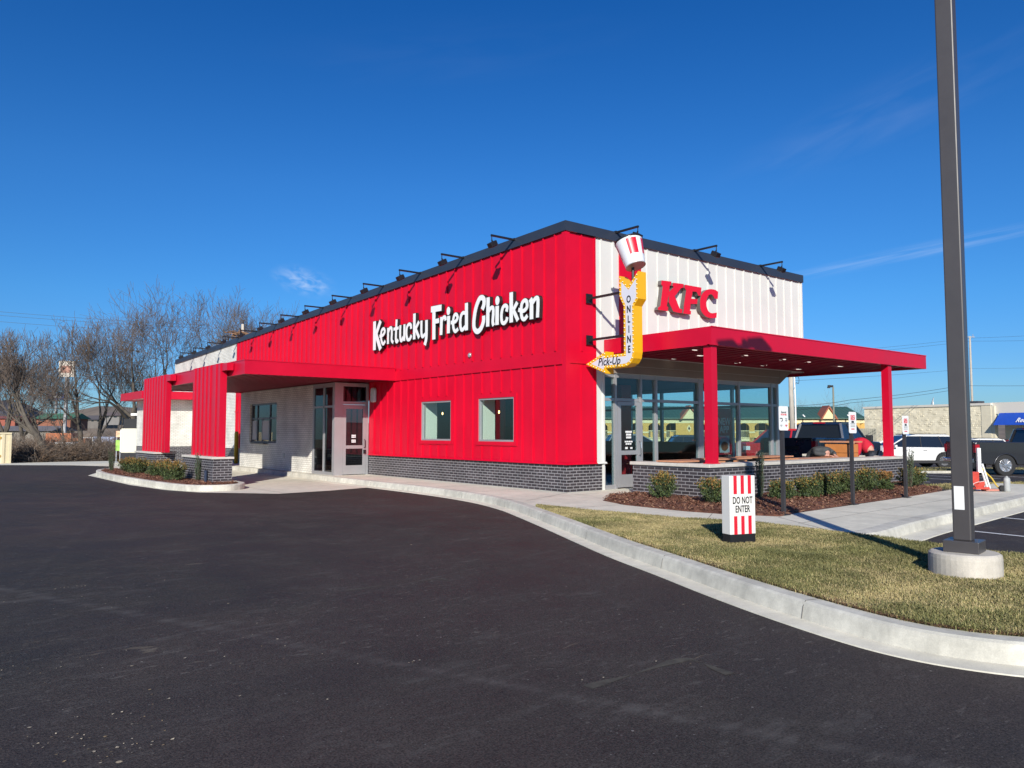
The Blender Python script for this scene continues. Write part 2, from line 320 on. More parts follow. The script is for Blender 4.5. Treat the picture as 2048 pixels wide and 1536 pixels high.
def g(x,y):
    "height of the paved or natural ground: flat pad, then falling gently away"
    dx=max(-30-x,0,x-11.5); dy=max(-40-y,0,y-24); d=math.hypot(dx,dy)
    z=-.165-.0205*d
    if d>60: z-=.012*(d-60)
    return max(z,-9.0)
def sheet(name,poly,z,m,kind='structure',mb=None,thick=None):
    "flat polygon laid at height z (number or function)"
    b=MB(); f=z if callable(z) else (lambda x,y:z)
    if thick: b.prism([(x,y,f(x,y)-thick) for x,y in poly],(0,0,thick))
    else: b.face([(x,y,f(x,y)) for x,y in poly])
    o=b.build(name,m); 
    if kind: o['kind']=kind
    return o
def catmull(pts,n=6,closed=False):
    P=[Vector(p) for p in pts]; out=[]; L=len(P)
    for i in range(L if closed else L-1):
        a=P[(i-1)%L] if closed or i>0 else P[0]*2-P[1]; b=P[i]; c=P[(i+1)%L]; d=P[(i+2)%L] if closed or i+2<L else P[-1]*2-P[-2]
        for k in range(n):
            t=k/n; out.append(.5*((2*b)+(c-a)*t+(2*a-5*b+4*c-d)*t*t+(3*b-a-3*c+d)*t**3))
    if not closed: out.append(P[-1])
    return out
# ------------------------------------------------------------------ GROUND
def terrain():
    b=MB(); xs=[-420,-300,-220,-160,-120,-90,-70,-55,-45,-38,-30]+list(range(-24,12,6))+[11.5,15,20,26,34,44,56,70,90,115,150,200,280,420,700]
    ys=[-200,-120,-80,-60,-50,-40,-30,-20,-12,-6,0,6,12,18,24,28,33,38,44,50,56,62,70,80,92,110,135,165,200,260,350,500,900]
    idx={}
    for j,y in enumerate(ys):
        for i,x in enumerate(xs):
            idx[i,j]=len(b.v); b.v.append((x,y,g(x,y)-.10))
    for j in range(len(ys)-1):
        for i in range(len(xs)-1): b.f.append((idx[i,j],idx[i+1,j],idx[i+1,j+1],idx[i,j+1])); b.m.append(0)
    tag(b.build('ground',DRY),kind='structure')
terrain()
def asphalt_sheet():
    # drive and car park, following the fall of the land
    b=MB(); xs=[-34,-26,-18,-12,-6,0,6,11.5,15,19,24,30,38,48,60]; ys=[-40,-30,-22,-16,-10,-5,0,5,10,15,20,24,27,30,33,36]
    for i in range(len(xs)-1):
        for j in range(len(ys)-1):
            q=[(xs[i],ys[j]),(xs[i+1],ys[j]),(xs[i+1],ys[j+1]),(xs[i],ys[j+1])]
            b.face([(x,y,g(x,y)) for x,y in q])
    tag(b.build('asphalt_drive',ASPH),kind='structure')
asphalt_sheet()
# back drive of pale concrete beyond the asphalt
bk=[(-34,36.0),(-7.4,34.4),(-5.6,31.6),(-4.6,27.0),(-4.4,23.0),(-4.2,20.0),(-1.5,20.0),(-1.5,41),(-6.2,41.6),(-34,42.5)]
b=MB(); b.face([(x,y,g(x,y)+.012) for x,y in [(-34,36.0),(-7.4,34.4),(-6.2,41.6),(-34,42.5)]]); b.face([(x,y,g(x,y)+.012) for x,y in [(-7.4,34.4),(-5.2,29.0),(-1.4,29.0),(-1.4,41),(-6.2,41.6)]])
b.face([(x,y,g(x,y)+.012) for x,y in [(-5.2,29.0),(-4.4,24.0),(-1.4,24.0),(-1.4,29.0)]])
tag(b.build('concrete_back_drive',CONC),kind='structure')
# curb line of the lawn and the walk (back edge of the kerb, seen from above)
back=[(-1.28,24),(-1.28,18),(-1.28,12),(-1.30,7),(-1.36,3.2),(-1.62,.9),(-2.08,-.75),(-2.60,-2.0),(-3.42,-3.8),(-3.98,-4.99),(-4.52,-6.16),(-4.97,-7.28),(-5.33,-8.13),(-5.62,-8.88),(-5.80,-9.42),(-5.90,-9.78),(-5.95,-10.08),(-5.93,-10.36),(-5.80,-10.68),(-5.52,-11.0),(-5.0,-11.35),(-3.8,-11.8),(-1.4,-12.4),(1.0,-13.2)]
def offset_line(pts,d):
    out=[]; n=len(pts)
    for i in range(n):
        a=Vector(pts[max(i-1,0)]); c=Vector(pts[min(i+1,n-1)]); t=(c-a).normalized(); out.append((pts[i][0]+t.y*d,pts[i][1]-t.x*d))
    return out
bl=[tuple(p[:2]) for p in catmull([(x,y,0) for x,y in back],5)]
def kerb(name,line,prof,m,side=1,joints=3.05):
    b=MB(); rows=[]
    offs=[offset_line(line,o*side) for o,_ in prof]
    for k in range(len(line)): rows.append([(offs[j][k][0],offs[j][k][1],prof[j][1]) for j in range(len(prof))])
    for k in range(len(line)-1):
        for j in range(len(prof)-1): b.face([rows[k][j],rows[k+1][j],rows[k+1][j+1],rows[k][j+1]])
    return b.build(name,m,smooth=False)
# the line runs from far to near; its outer (asphalt) side is to the right of travel => negative offset
k1=kerb('lawn_kerb',bl,[(0,-.06),(0,.0),(.125,-.004),(.148,-.02),(.158,-.05),(.176,-.146)],CURB); tag(k1,kind='structure')
k2=kerb('gutter',bl,[(.170,-.146),(.365,-.156),(.375,-.20)],GUT); tag(k2,kind='structure')
# dark joint lines across kerb
def joints():
    b=MB(); acc=0; nxt=1.2
    for k in range(1,len(bl)):
        p=Vector(bl[k-1]); q=Vector(bl[k]); L=(q-p).length
        while acc+L>nxt:
            t=(nxt-acc)/L; c=p.lerp(q,t); d=(q-p).normalized(); n=Vector((d.y,-d.x))
            a=c; 
            for (o0,z0,o1,z1) in ((0,.0015,.13,-.0022),(.13,-.0022,.1595,-.048),(.1595,-.048,.178,-.144)):
                A=a+n*o0; B=a+n*o1; w=d*.004
                e=.002
                b.face([(A.x-w.x+n.x*e,A.y-w.y+n.y*e,z0),(A.x+w.x+n.x*e,A.y+w.y+n.y*e,z0),(B.x+w.x+n.x*e,B.y+w.y+n.y*e,z1),(B.x-w.x+n.x*e,B.y-w.y+n.y*e,z1)])
            nxt+=2.35
        acc+=L
    o=b.build('kerb_joints',mat('dark_joint_filler',(.16,.15,.14),.9),k1)
joints()
# sidewalk slabs (top at z=0)
wk=[p for p in bl if p[1]>-2.1]
poly=[(x+.001,y) for x,y in wk]+[(-1.59,-7.30),(-1.12,-7.42),(.46,-7.20),(3.5,-6.93),(6.35,-6.68),(8.2,-6.50),(11,-6.2),(11,-4.62),(7.9,-4.72),(7.9,-3.0),(3.0,0.4),(0,0.4),(0,9.3),(-1.0,9.3),(-1.0,24)]
# split into simple pieces so that triangulation is clean
side=[p for p in wk if p[1]>-.6]; 
b=MB()
b.face([(x,y,-.001) for x,y in side]+[(0,-.6,-.001),(0,24,-.001)])
low=[p for p in wk if p[1]<=-.5]
b.face([(side[-1][0],side[-1][1],-.001)]+[(x,y,-.001) for x,y in low]+[(-2.34,-2.75,-.001),(-2.17,-3.83,-.001),(-2.0,-4.99,-.001),(-1.85,-5.53,-.001),(-1.66,-6.0,-.001),(-1.62,-6.95,-.001),(-1.57,-7.34,-.001),(-1.12,-7.42,-.001),(-.59,-5.66,-.001),(-1.0,-4.9,-.001),(-1.14,-4.2,-.001),(-1.12,-2.8,-.001),(-.79,-1.9,-.001),(.6,-1.1,-.001),(.6,-.6,-.001)])
b.face([(x,y,-.001) for x,y in [(-.59,-5.66),(-1.12,-7.42),(.46,-7.20),(3.5,-6.93),(6.35,-6.68),(8.2,-6.50),(11,-6.2),(11,-4.75),(7.0,-5.02),(4.7,-5.25),(.21,-5.53)]])
b.face([(.6,-.6,-.001),(.6,-1.1,-.001),(2.6,-1.1,-.001),(2.6,-.2,-.001),(9.3,-.2,-.001),(9.3,.1,-.001),(0,.1,-.001),(0,-.6,-.001)][::-1])
b.face([(x,y,-.001) for x,y in [(2.6,-1.1),(1.2,-1.1),(1.2,-2.9),(9.2,-2.9),(9.2,-.2),(2.6,-.2)]])
tag(b.build('sidewalk',CONC),kind='structure')
# kerb of the parking bay walk
pk=[(-1.75,-7.36),(-1.12,-7.42),(.46,-7.20),(3.5,-6.93),(6.35,-6.68),(8.2,-6.50),(11.2,-6.15)]
pl=[tuple(p[:2]) for p in catmull([(x,y,0) for x,y in pk],5)]
tag(kerb('parking_kerb',pl,[(-.14,-.0004),(0,0),(.10,-.004),(.125,-.03),(.14,-.14)],CURB),kind='structure')
tag(kerb('parking_gutter',pl,[(.135,-.14),(.46,-.152),(.47,-.2)],GUT),kind='structure')
# score joints in the walks
b=MB()
for (p,q) in [((-1.3,y),(0,y)) for y in (1.4,3.2,5.0,6.8,8.6)]+[((-2.0,-1.0),(0,-.05)),((-1.85,-5.2),(-1.05,-4.7)),((-2.35,-2.6),(-1.1,-2.7)),((-1.5,-6.9),(-.7,-5.7)),((1.0,-7.1),(.9,-5.5)),((2.8,-6.95),(2.6,-5.4)),((4.6,-6.8),(4.3,-5.3)),((6.4,-6.65),(6.0,-5.1)),((-1.2,-6.35),(6,-5.95))]:
    a=Vector(p); c=Vector(q); n=(c-a).normalized(); n=Vector((-n.y,n.x))*.006
    b.face([(a.x-n.x,a.y-n.y,.0015),(c.x-n.x,c.y-n.y,.0015),(c.x+n.x,c.y+n.y,.0015),(a.x+n.x,a.y+n.y,.0015)])
tag(b.build('sidewalk_joints',mat('score_joint',(.24,.22,.19),.9)),kind='structure')
# drive-through lane: concrete apron
ap=[(-6.52,17.2),(-6.50,14.5),(-6.49,11.2),(-6.21,8.6),(-5.75,7.19),(-5.12,6.49),(-4.37,5.6),(-2.94,5.75),(-1.72,6.1),(-1.45,7.5),(-1.45,24.2),(-4.4,24.2),(-5.6,20.0)]
sheet('drive_lane',ap,-.160,CONC)
b=MB()
for y in (9.5,13.2,16.9,20.6): b.face([(-4.3,y,-.157),(-1.48,y,-.157),(-1.48,y+.012,-.157),(-4.3,y+.012,-.157)])
for (p,q) in (((-4.2,5.7),(-4.2,8.0)),): b.face([(p[0],p[1],-.157),(p[0]+.012,p[1],-.157),(q[0]+.012,q[1],-.157),(q[0],q[1],-.157)])
tag(b.build('drive_lane_joints',MATS['score_joint']),kind='structure')
# island kerb and bed
isl=[(-6.20,17.6),(-6.34,16.4),(-6.40,14.5),(-6.30,11.4),(-6.10,8.9),(-5.82,7.75),(-5.35,7.35),(-4.85,7.35),(-4.45,7.75),(-4.30,8.6),(-4.28,12),(-4.28,17.2),(-4.6,18.6),(-5.4,18.9),(-5.95,18.4)]
il=[tuple(p[:2]) for p in catmull([(x,y,0) for x,y in isl],5,closed=True)]; il.append(il[0])
def ringkerb(name,line,w,z1,z0,m):
    b=MB(); n=len(line)-1; inn=[]
    for i in range(n):
        a=Vector(line[(i-1)%n]); c=Vector(line[(i+1)%n]); t=(c-a).normalized(); inn.append((line[i][0]-t.y*w,line[i][1]+t.x*w))
    for i in range(n):
        j=(i+1)%n; A=line[i]; B=line[j]; a=inn[i]; c=inn[j]
        b.face([(A[0],A[1],z0),(B[0],B[1],z0),(B[0],B[1],z1-.02),(A[0],A[1],z1-.02)])
        A2=(A[0]*.9+a[0]*.1,A[1]*.9+a[1]*.1); B2=(B[0]*.9+c[0]*.1,B[1]*.9+c[1]*.1)
        b.face([(A[0],A[1],z1-.02),(B[0],B[1],z1-.02),(B2[0],B2[1],z1),(A2[0],A2[1],z1)])
        b.face([(A2[0],A2[1],z1),(B2[0],B2[1],z1),(c[0],c[1],z1),(a[0],a[1],z1)])
        b.face([(a[0],a[1],z1),(c[0],c[1],z1),(c[0],c[1],z1-.2),(a[0],a[1],z1-.2)])
    o=b.build(name,m); o['kind']='structure'; return inn
inn=ringkerb('island_kerb',il,.15,-.005,-.17,CURB)
def bed(name,poly,z0,bump=.03,step=.12,seed=1):
    "bumpy mulch bed clipped to a polygon by dense triangulation"
    bm=bmesh.new(); vs=[bm.verts.new((x,y,z0)) for x,y in poly]; f=bm.faces.new(vs)
    bmesh.ops.triangulate(bm,faces=[f])
    x0=min(p[0] for p in poly); x1=max(p[0] for p in poly); y0=min(p[1] for p in poly); y1=max(p[1] for p in poly)
    k=math.ceil(x0/step)*step
    while k<x1: bmesh.ops.bisect_plane(bm,geom=bm.verts[:]+bm.edges[:]+bm.faces[:],plane_co=(k,0,0),plane_no=(1,0,0)); k+=step
    k=math.ceil(y0/step)*step
    while k<y1: bmesh.ops.bisect_plane(bm,geom=bm.verts[:]+bm.edges[:]+bm.faces[:],plane_co=(0,k,0),plane_no=(0,1,0)); k+=step
    r=random.Random(seed)
    for v in bm.verts:
        if not v.is_boundary: v.co.z+=r.uniform(0,bump)
    me=bpy.data.meshes.new(name); bm.to_mesh(me); bm.free(); me.materials.append(MULCH)
    me.polygons.foreach_set('use_smooth',[True]*len(me.polygons))
    o=bpy.data.objects.new(name,me); COL.objects.link(o); o['kind']='structure'; return o
def inside(x,y,poly):
    c=False; n=len(poly); j=n-1
    for i in range(n):
        xi,yi=poly[i]; xj,yj=poly[j]
        if (yi>y)!=(yj>y) and x<(xj-xi)*(y-yi)/(yj-yi)+xi: c=not c
        j=i
    return c
bed('island_mulch_bed',inn,-.045,.05,.16,3)
MBED=[(-.79,-1.9),(-1.12,-2.8),(-1.14,-4.2),(-1.0,-4.9),(-.59,-5.66),(.21,-5.53),(2.3,-5.36),(4.7,-5.25),(7.0,-5.02),(7.9,-4.6),(8.4,-3.6),(9.6,-3.05),(9.6,-2.8),(9.2,-3.0),(1.05,-3.0),(1.05,-1.05),(.2,-1.15)]
bed('patio_mulch_bed',MBED,.0,.055,.12,4)
def chips(name,poly,z,n,seed,lab):
    r=random.Random(seed); b=MB(); x0=min(p[0] for p in poly); x1=max(p[0] for p in poly); y0=min(p[1] for p in poly); y1=max(p[1] for p in poly)
    k=0
    while k<n:
        x=r.uniform(x0,x1); y=r.uniform(y0,y1)
        if not inside(x,y,poly): continue
        k+=1; a=r.uniform(0,6.28); t=r.uniform(-.6,.6); L=r.uniform(.012,.04); w=r.uniform(.004,.010)
        d=Vector((math.cos(a)*math.cos(t),math.sin(a)*math.cos(t),math.sin(t)))*L; s=Vector((-math.sin(a),math.cos(a),r.uniform(-.5,.5)))*w
        c=Vector((x,y,z+r.uniform(.02,.06))); b.face([c-d-s,c+d-s,c+d+s,c-d+s],r.choice((0,0,0,1)))
    tag(b.build(name,[CHIP,mat('pale_bark_chip',(.34,.19,.11),.9)],fix=False),lab,'mulch',kind='stuff')
chips('bark_chips',MBED,.0,16000,5,'loose red brown bark chips covering the bed below the patio wall')
chips('bark_chips',inn,-.045,7000,6,'loose red brown bark chips on the drive-through island')
# lawn
LAWN=[p for p in bl if p[1]<=-1.75]
LAWN=LAWN+[(1.0,-11.0),(-2.1,-10.9),(-1.99,-9.5),(-1.9,-8.4),(-1.8,-7.62),(-1.75,-7.38),(-1.62,-6.95),(-1.66,-6.0),(-1.85,-5.53),(-2.0,-4.99),(-2.17,-3.83),(-2.34,-2.75),(-2.40,-1.75)]
LAWN=[p for p in LAWN]
sheet('lawn',[p for p in bl if p[1]<=-1.75][:-14]+[(-1.2,-12.0),(-2.1,-10.9),(-1.99,-9.5),(-1.9,-8.4),(-1.8,-7.62),(-1.75,-7.38),(-1.62,-6.95),(-1.66,-6.0),(-1.85,-5.53),(-2.0,-4.99),(-2.17,-3.83),(-2.34,-2.75),(-2.40,-1.78)],-.012,SOIL)
lawnpoly=[p for p in bl if p[1]<=-1.75][:-14]+[(-1.2,-12.0),(-2.1,-10.9),(-1.99,-9.5),(-1.9,-8.4),(-1.8,-7.62),(-1.75,-7.38),(-1.62,-6.95),(-1.66,-6.0),(-1.85,-5.53),(-2.0,-4.99),(-2.17,-3.83),(-2.34,-2.75),(-2.40,-1.78)]
tag(kerb('lawn_edge_kerb',[(-1.75,-7.38),(-1.78,-7.62),(-1.88,-8.4),(-1.97,-9.5),(-2.08,-10.9),(-1.18,-12.0)],[(.0,-.02),(-.12,-.005),(-.14,-.16)],CURB),kind='structure')
def grass(name,poly,dens,h,seed,lab,z=0,keep=None):
    r=random.Random(seed); v=[]; f=[]; mi=[]
    x0=min(p[0] for p in poly); x1=max(p[0] for p in poly); y0=min(p[1] for p in poly); y1=max(p[1] for p in poly)
    n=int(dens*(x1-x0)*(y1-y0)); zf=z if callable(z) else (lambda x,y:z)
    from mathutils import noise
    for _ in range(n):
        x=r.uniform(x0,x1); y=r.uniform(y0,y1)
        if not inside(x,y,poly): continue
        q=noise.noise(Vector((x*.9,y*.9,1.3)))+.6*noise.noise(Vector((x*3.1,y*3.1,7)))
        if r.random()<.22-q*.3: continue
        k=zf(x,y); a=r.uniform(0,6.28); hh=h*r.uniform(.45,1.3)*(1+.6*q); w=r.uniform(.0018,.0036)*(1+h*8)
        lx=math.cos(a)*hh*r.uniform(.25,1.1); ly=math.sin(a)*hh*r.uniform(.25,1.1); b_=a+r.uniform(1.1,2.0)
        i=len(v); cx_,sx_=math.cos(b_)*w,math.sin(b_)*w
        v+= [(x-cx_,y-sx_,k-.01),(x+cx_,y+sx_,k-.01),(x+lx*.45+cx_*.8,y+ly*.45+sx_*.8,k+hh*.62),(x+lx*.45-cx_*.8,y+ly*.45-sx_*.8,k+hh*.62),(x+lx,y+ly,k+hh*.85)]
        f+=[(i,i+1,i+2,i+3),(i+3,i+2,i+4)]
        c=r.random()+q*.75; m_=0 if c>.74 else (1 if c<.36 else 2); mi+=[m_,m_]
    me=bpy.data.meshes.new(name); me.from_pydata(v,[],f)
    for m in BLADE: me.materials.append(m)
    me.polygons.foreach_set('material_index',mi); me.update()
    o=bpy.data.objects.new(name,me); COL.objects.link(o); return tag(o,lab,'grass',kind='stuff')
grass('lawn_grass',lawnpoly,15000,.036,11,'short winter grass, straw and olive coloured, covering the kerbed lawn')
# dry clippings and dirt along the kerb
r=random.Random(3); b=MB()
for k in range(len(bl)-1):
    if bl[k][1]>-5.5: continue
    for _ in range(150):
        t=r.random(); p=Vector(bl[k]).lerp(Vector(bl[k+1]),t); d=(Vector(bl[k+1])-Vector(bl[k])).normalized(); n=Vector((-d.y,d.x)); o_=abs(r.gauss(0,.05))
        c=Vector((p.x+n.x*o_,p.y+n.y*o_,.006+r.uniform(0,.012))); a=r.uniform(0,6.28); L=r.uniform(.008,.03); w=r.uniform(.001,.003)
        e=Vector((math.cos(a)*L,math.sin(a)*L,r.uniform(-.004,.006))); s=Vector((-math.sin(a)*w,math.cos(a)*w,0)); b.face([c-e-s,c+e-s,c+e+s,c-e+s],r.choice((0,0,1)))
tag(b.build('dry_clippings',[mat('dry_straw',(.33,.20,.10),.9),mat('brown_crumbs',(.10,.055,.035),.9)],fix=False),'dry brown grass clippings lying along the inner edge of the lawn kerb','clippings',kind='stuff')
# parking bay lines
b=MB()
for (p,q) in [((1.22,-7.62),(.80,-12.0)),((3.62,-7.36),(3.05,-12)),((5.95,-7.12),(5.3,-12)),((8.2,-6.95),(7.6,-12))]:
    b.face([(p[0]-.05,p[1],-.158),(p[0]+.05,p[1],-.158),(q[0]+.05,q[1],-.158),(q[0]-.05,q[1],-.158)])
for i in range(4):
    x=13+i*2.8; y=-2.2
    b.face([(x,y,g(x,y)+.006),(x+.1,y,g(x,y)+.006),(x+.1,y+4.8,g(x,y)+.006),(x,y+4.8,g(x,y)+.006)])
tag(b.build('parking_lines',PAINT),kind='structure')
# grass strips of the car park beyond
def strip(name,poly,lab,dens=420,h=.06):
    o=MB(); o.face([(x,y,g(x,y)+.10) for x,y in poly]); 
    for i in range(len(poly)):
        A=poly[i]; B=poly[(i+1)%len(poly)]; o.face([(A[0],A[1],g(*A)+.10),(B[0],B[1],g(*B)+.10),(B[0],B[1],g(*B)-.05),(A[0],A[1],g(*A)-.05)],1)
    tag(o.build(name,[mat('verge_soil',(.20,.165,.075),.95,var=.3,vscale=5),CURB]),kind='structure')
    grass('verge_grass',poly,dens,h,len(name)+int(poly[0][0]),lab,z=lambda x,y:g(x,y)+.10)
strip('near_verge',[(8.4,-4.6),(11.4,-5.0),(17,-6.9),(17,-5.5),(11.4,-3.7),(9.4,-3.5)],'thin strip of dry grass beside the sidewalk end and the saw cart',900,.05)
fv=[at(1640,31,0),at(1830,31.5,0),at(2150,36.5,0),at(2150,41.0,0),at(1830,36.5,0),at(1640,36,0)]
strip('far_verge',[(p.x,p.y) for p in fv],'long dry grass verge in front of the parked white sport utility vehicle',160,.07)

# pale crumbs and dead leaf bits swept onto the drive
r=random.Random(77); b=MB()
for (cx_,cy,n_,sp) in [(-10.85,-8.2,34,.22),(-10.75,-8.55,36,.10),(-10.6,-8.0,16,.2),(-10.9,-6.8,20,.22),(-9.75,-7.25,10,.35),(-9.4,-8.0,12,.4),(-8.9,-8.2,8,.04),(-10.3,-4.0,10,.07),(-10.1,-5.0,10,.4),(-8.2,-6.5,22,1.5),(-9.5,-4.5,20,2.0),(-7.6,-9.0,12,.8)]:
    for _ in range(n_):
        x=cx_+r.gauss(0,sp); y=cy+r.gauss(0,sp*.6); a=r.uniform(0,6.28); L=r.uniform(.003,.010)*(1.6 if r.random()<.12 else 1); w=L*r.uniform(.3,.8); z=-.163
        p=[Vector((x+math.cos(a+q)*L*k,y+math.sin(a+q)*w*k,z+r.uniform(.001,.005))) for q,k in ((0,1),(1.4,.8),(2.8,1),(4.4,.9))]; b.face(p,r.choice((0,0,1)))
tag(b.build('road_crumbs',[mat('pale_crumb',(.42,.36,.27),.9),mat('dull_leaf_bit',(.22,.16,.09),.9)],fix=False),'small pale crumbs and dead leaf bits scattered over the near drive','road debris',kind='stuff')

# faint olive L-shaped marks left on the drive surface
def mark(px,w0):
    b=MB(); P=[]
    for u,v in px:
        d=fwd+right*((u-U0)/F)+upv*(-(v-V0)/F); t=(-.163-CAM.z)/d.z; q=CAM+d*t; P.append(Vector((q.x,q.y)))
    for i in range(len(P)-1):
        t=(P[i+1]-P[i]); n=Vector((-t.y,t.x)).normalized(); a0=w0*(.5+.5*math.sin(i*1.7+1)); a1=w0*(.5+.5*math.sin((i+1)*1.7+1)); z=-.1630+i*.00012
        b.face([(P[i].x-n.x*a0,P[i].y-n.y*a0,z),(P[i+1].x-n.x*a1,P[i+1].y-n.y*a1,z),(P[i+1].x+n.x*a1,P[i+1].y+n.y*a1,z),(P[i].x+n.x*a0,P[i].y+n.y*a0,z)])
    tag(b.build('drive_mark',mat('olive_drive_stain',(.060,.054,.041),.95,var=.35,vscale=14),fix=False),kind='structure')
mark([(1175,1374),(1215,1362),(1262,1350),(1310,1334),(1350,1322),(1378,1317),(1405,1326),(1432,1338),(1460,1348)],.045)
mark([(692,1181),(740,1174),(790,1168),(840,1162),(880,1157),(900,1161)],.018)
# ------------------------------------------------------------------ RESTAURANT
ZP=lambda y: 6.13-.0285*y            # raked parapet
bld=thing('restaurant',(0,0,0),0,'red and white restaurant with raked dark parapet, charcoal brick base and glass corner','restaurant')
XR=9.80; L=31.3; YW=21.7
WIN=[(1.85,3.32,1.105,2.20),(4.57,6.09,1.105,2.20)]
# left (drive side) wall
b=MB()
wall(b,'x',0,.25,0,9.24,.61,3.0,WIN)
wall(b,'x',0,.25,0,YW,3.0,5.9,zt=lambda y:ZP(y)-.1)
wall(b,'x',0,.25,17.6,YW,.61,3.0)
for i in range(1,54):
    y=.343+.4064*(i-1)
    if y>YW-.1: break
    b.box(-.034,0,y-.019,y+.019,3.19,ZP(y)-.23)
    if y<9.2 or y>17.7:
        segs=[(.64,2.87)]
        for w in WIN:
            if w[0]-.10<y<w[1]+.10: segs=[(.64,w[2]-.13),(w[3]+.13,2.87)]
        for a,c in segs: b.box(-.034,0,y-.019,y+.019,a,c)
b.box(-.036,0,.1,9.2,2.90,3.16); b.box(-.042,0,.1,9.2,2.875,2.90)
b.box(-.032,0,-.02,.10,.66,5.95)
for w in WIN:
    b.box(-.03,0,w[0]-.10,w[1]+.10,w[3],w[3]+.10); b.box(-.03,0,w[0]-.10,w[1]+.10,w[2]-.10,w[2]); b.box(-.03,0,w[0]-.10,w[0],w[2],w[3]); b.box(-.03,0,w[1],w[1]+.10,w[2],w[3])
# drip flashing
b.face([(-.02,-.02,.655),(-.02,9.2,.655),(-.06,9.2,.612),(-.06,-.06,.612)]); b.face([(-.06,-.06,.612),(-.06,9.2,.612),(0,9.2,.608),(0,0,.608)])
b.face([(-.02,-.02,.655),(.93,-.02,.655),(.93,-.06,.612),(-.06,-.06,.612)]); b.face([(-.06,-.06,.612),(.93,-.06,.612),(.93,0,.608),(0,0,.608)])
# red return on the front
wall(b,'y',0,.25,.25,.93,.61,5.9)
b.box(-.032,.10,-.031,-.0205,.66,5.92); b.box(.46,.50,-.024,0,.64,2.87); b.box(.46,.50,-.024,0,3.19,5.9); b.box(.10,.89,-.027,0,2.90,3.16); b.box(.89,.93,-.026,0,.64,5.9)
# vertical red stripe behind the projecting sign
b.box(1.73,2.49,-.035,0,3.5,5.9)
b.build('red_siding',RED,bld)
# white front wall and overhang above the glass
b=MB()
prof=[(.93,2.74),(8.50,2.74),(9.16,3.14),(9.80,3.14),(9.80,5.9),(.93,5.9)]
b.prism([(x,.0,z) for x,z in prof],(0,.25,0))
b.box(.93,1.19,0,.25,.62,2.74)
tau=MB(); tau.box(1.20,8.49,-.006,-.002,2.745,2.93); tau.box(1.20,8.49,-.006,-.002,2.936,3.14)
tau.prism([(8.495,-.006,2.745),(9.15,-.006,3.14),(8.495,-.006,3.14)],(0,.004,0)); tau.build('taupe_plank_band',mat('taupe_plank',(.27,.225,.185),.6,var=.08,vscale=2),bld)
x=.93+.19
while x<9.7:
    if not 1.70<x<2.52: b.box(x-.02,x+.02,-.024,0,3.55,5.9)
    x+=.4064
b.box(9.74,9.80,-.026,0,3.14,5.9); b.box(1.14,1.19,-.03,0,.62,2.9)
b.face([(.93,-.02,.655),(1.24,-.02,.655),(1.24,-.06,.612),(.93,-.06,.612)]); b.face([(.93,-.06,.612),(1.24,-.06,.612),(1.24,0,.608),(.93,0,.608)])
b.box(1.125,1.19,-.018,.2,0,.605)
# sloped soffit of the overhang, running back
b.face([(8.50,.25,2.74),(8.50,8.0,2.74),(9.16,8.0,3.14),(9.16,.25,3.14)]); b.face([(9.16,.25,3.14),(9.16,8,3.14),(9.80,8,3.14),(9.80,.25,3.14)])
b.box(9.55,9.80,.26,L,3.15,5.3)
b.build('white_siding',WHITE,bld)
# brick
b=MB(); wall(b,'x',0,.25,0,9.24,-.02,.605); b.build('brick_base',DBRICK,bld)
b=MB(); wall(b,'y',0,.25,.25,1.12,-.02,.605); b.build('brick_base',DBRICK,bld)
b=MB(); wall(b,'x',0,.25,17.6,L,-.35,.605); b.build('brick_base',DBRICK,bld)
b=MB(); wall(b,'x',0,.25,YW,L,.607,5.5,zt=lambda y:ZP(y)-.1); b.box(.0,9.5,L,L+.2,.0,5.1)
bw=b.build('white_brick_wall',WBRICK,bld)
# parapet coping
b=MB()
def coping(y0,y1):
    b.prism([(-.06,y0,ZP(y0)),(.32,y0,ZP(y0)),(.32,y0,ZP(y0)-.225),(-.06,y0,ZP(y0)-.225)],(0,0,0)) if 0 else None
    p=[(-.06,y0,ZP(y0)-.225),(-.06,y1,ZP(y1)-.225),(-.06,y1,ZP(y1)),(-.06,y0,ZP(y0))]
    b.prism(p,(.38,0,0))
coping(-.06,L)
b.box(.32,XR+.02,-.06,.32,5.905,6.13); b.box(XR-.3,XR+.04,.32,L,5.3,5.6)
b.build('parapet_coping',NAVY,bld)
b=MB(); b.face([(.25,.25,5.2),(9.6,.25,5.2),(9.6,L,4.6),(.25,L,4.6)]); b.build('roof',mat('grey_roof_membrane',(.3,.3,.3),.8,var=.1),bld)
b=MB(); b.face([(-.02,-.062,5.905),(.93,-.062,5.905),(.93,-.02,5.905),(-.02,-.02,5.905)]); b.face([(.93,-.024,5.895),(9.8,-.024,5.895),(9.8,-.03,5.905),(.93,-.03,5.905)])
b.build('coping_drip_edge',mat('dull_steel_trim',(.35,.34,.32),.5),bld)
# side windows: frame, pane, jamb lining
wmat=mat('pale_jamb_lining',(.82,.83,.78),.6)
for i,w in enumerate(WIN):
    y0,y1,z0,z1=w; f=MB(); t=.045
    for (a,c,d,e) in ((y0,y1,z0,z0+t),(y0,y1,z1-t,z1),(y0,y0+t,z0+t,z1-t),(y1-t,y1,z0+t,z1-t)): f.box(-.008,.09,a,c,d,e)
    fr=f.build('window',ALU,bld)
    p=MB(); p.box(.055,.061,y0+t,y1-t,z0+t,z1-t); p.build('pane',glass('side_window_glass',(.86,.93,.90)) if i==0 else MATS['side_window_glass'],fr)
    l=MB(); l.box(.092,.52,y1-.004,y1+.04,z0+.001,z1-.001); l.box(.25,.62,y1-.004,y1+.04,z0-.5,z0); l.build('jamb_lining',wmat,fr)
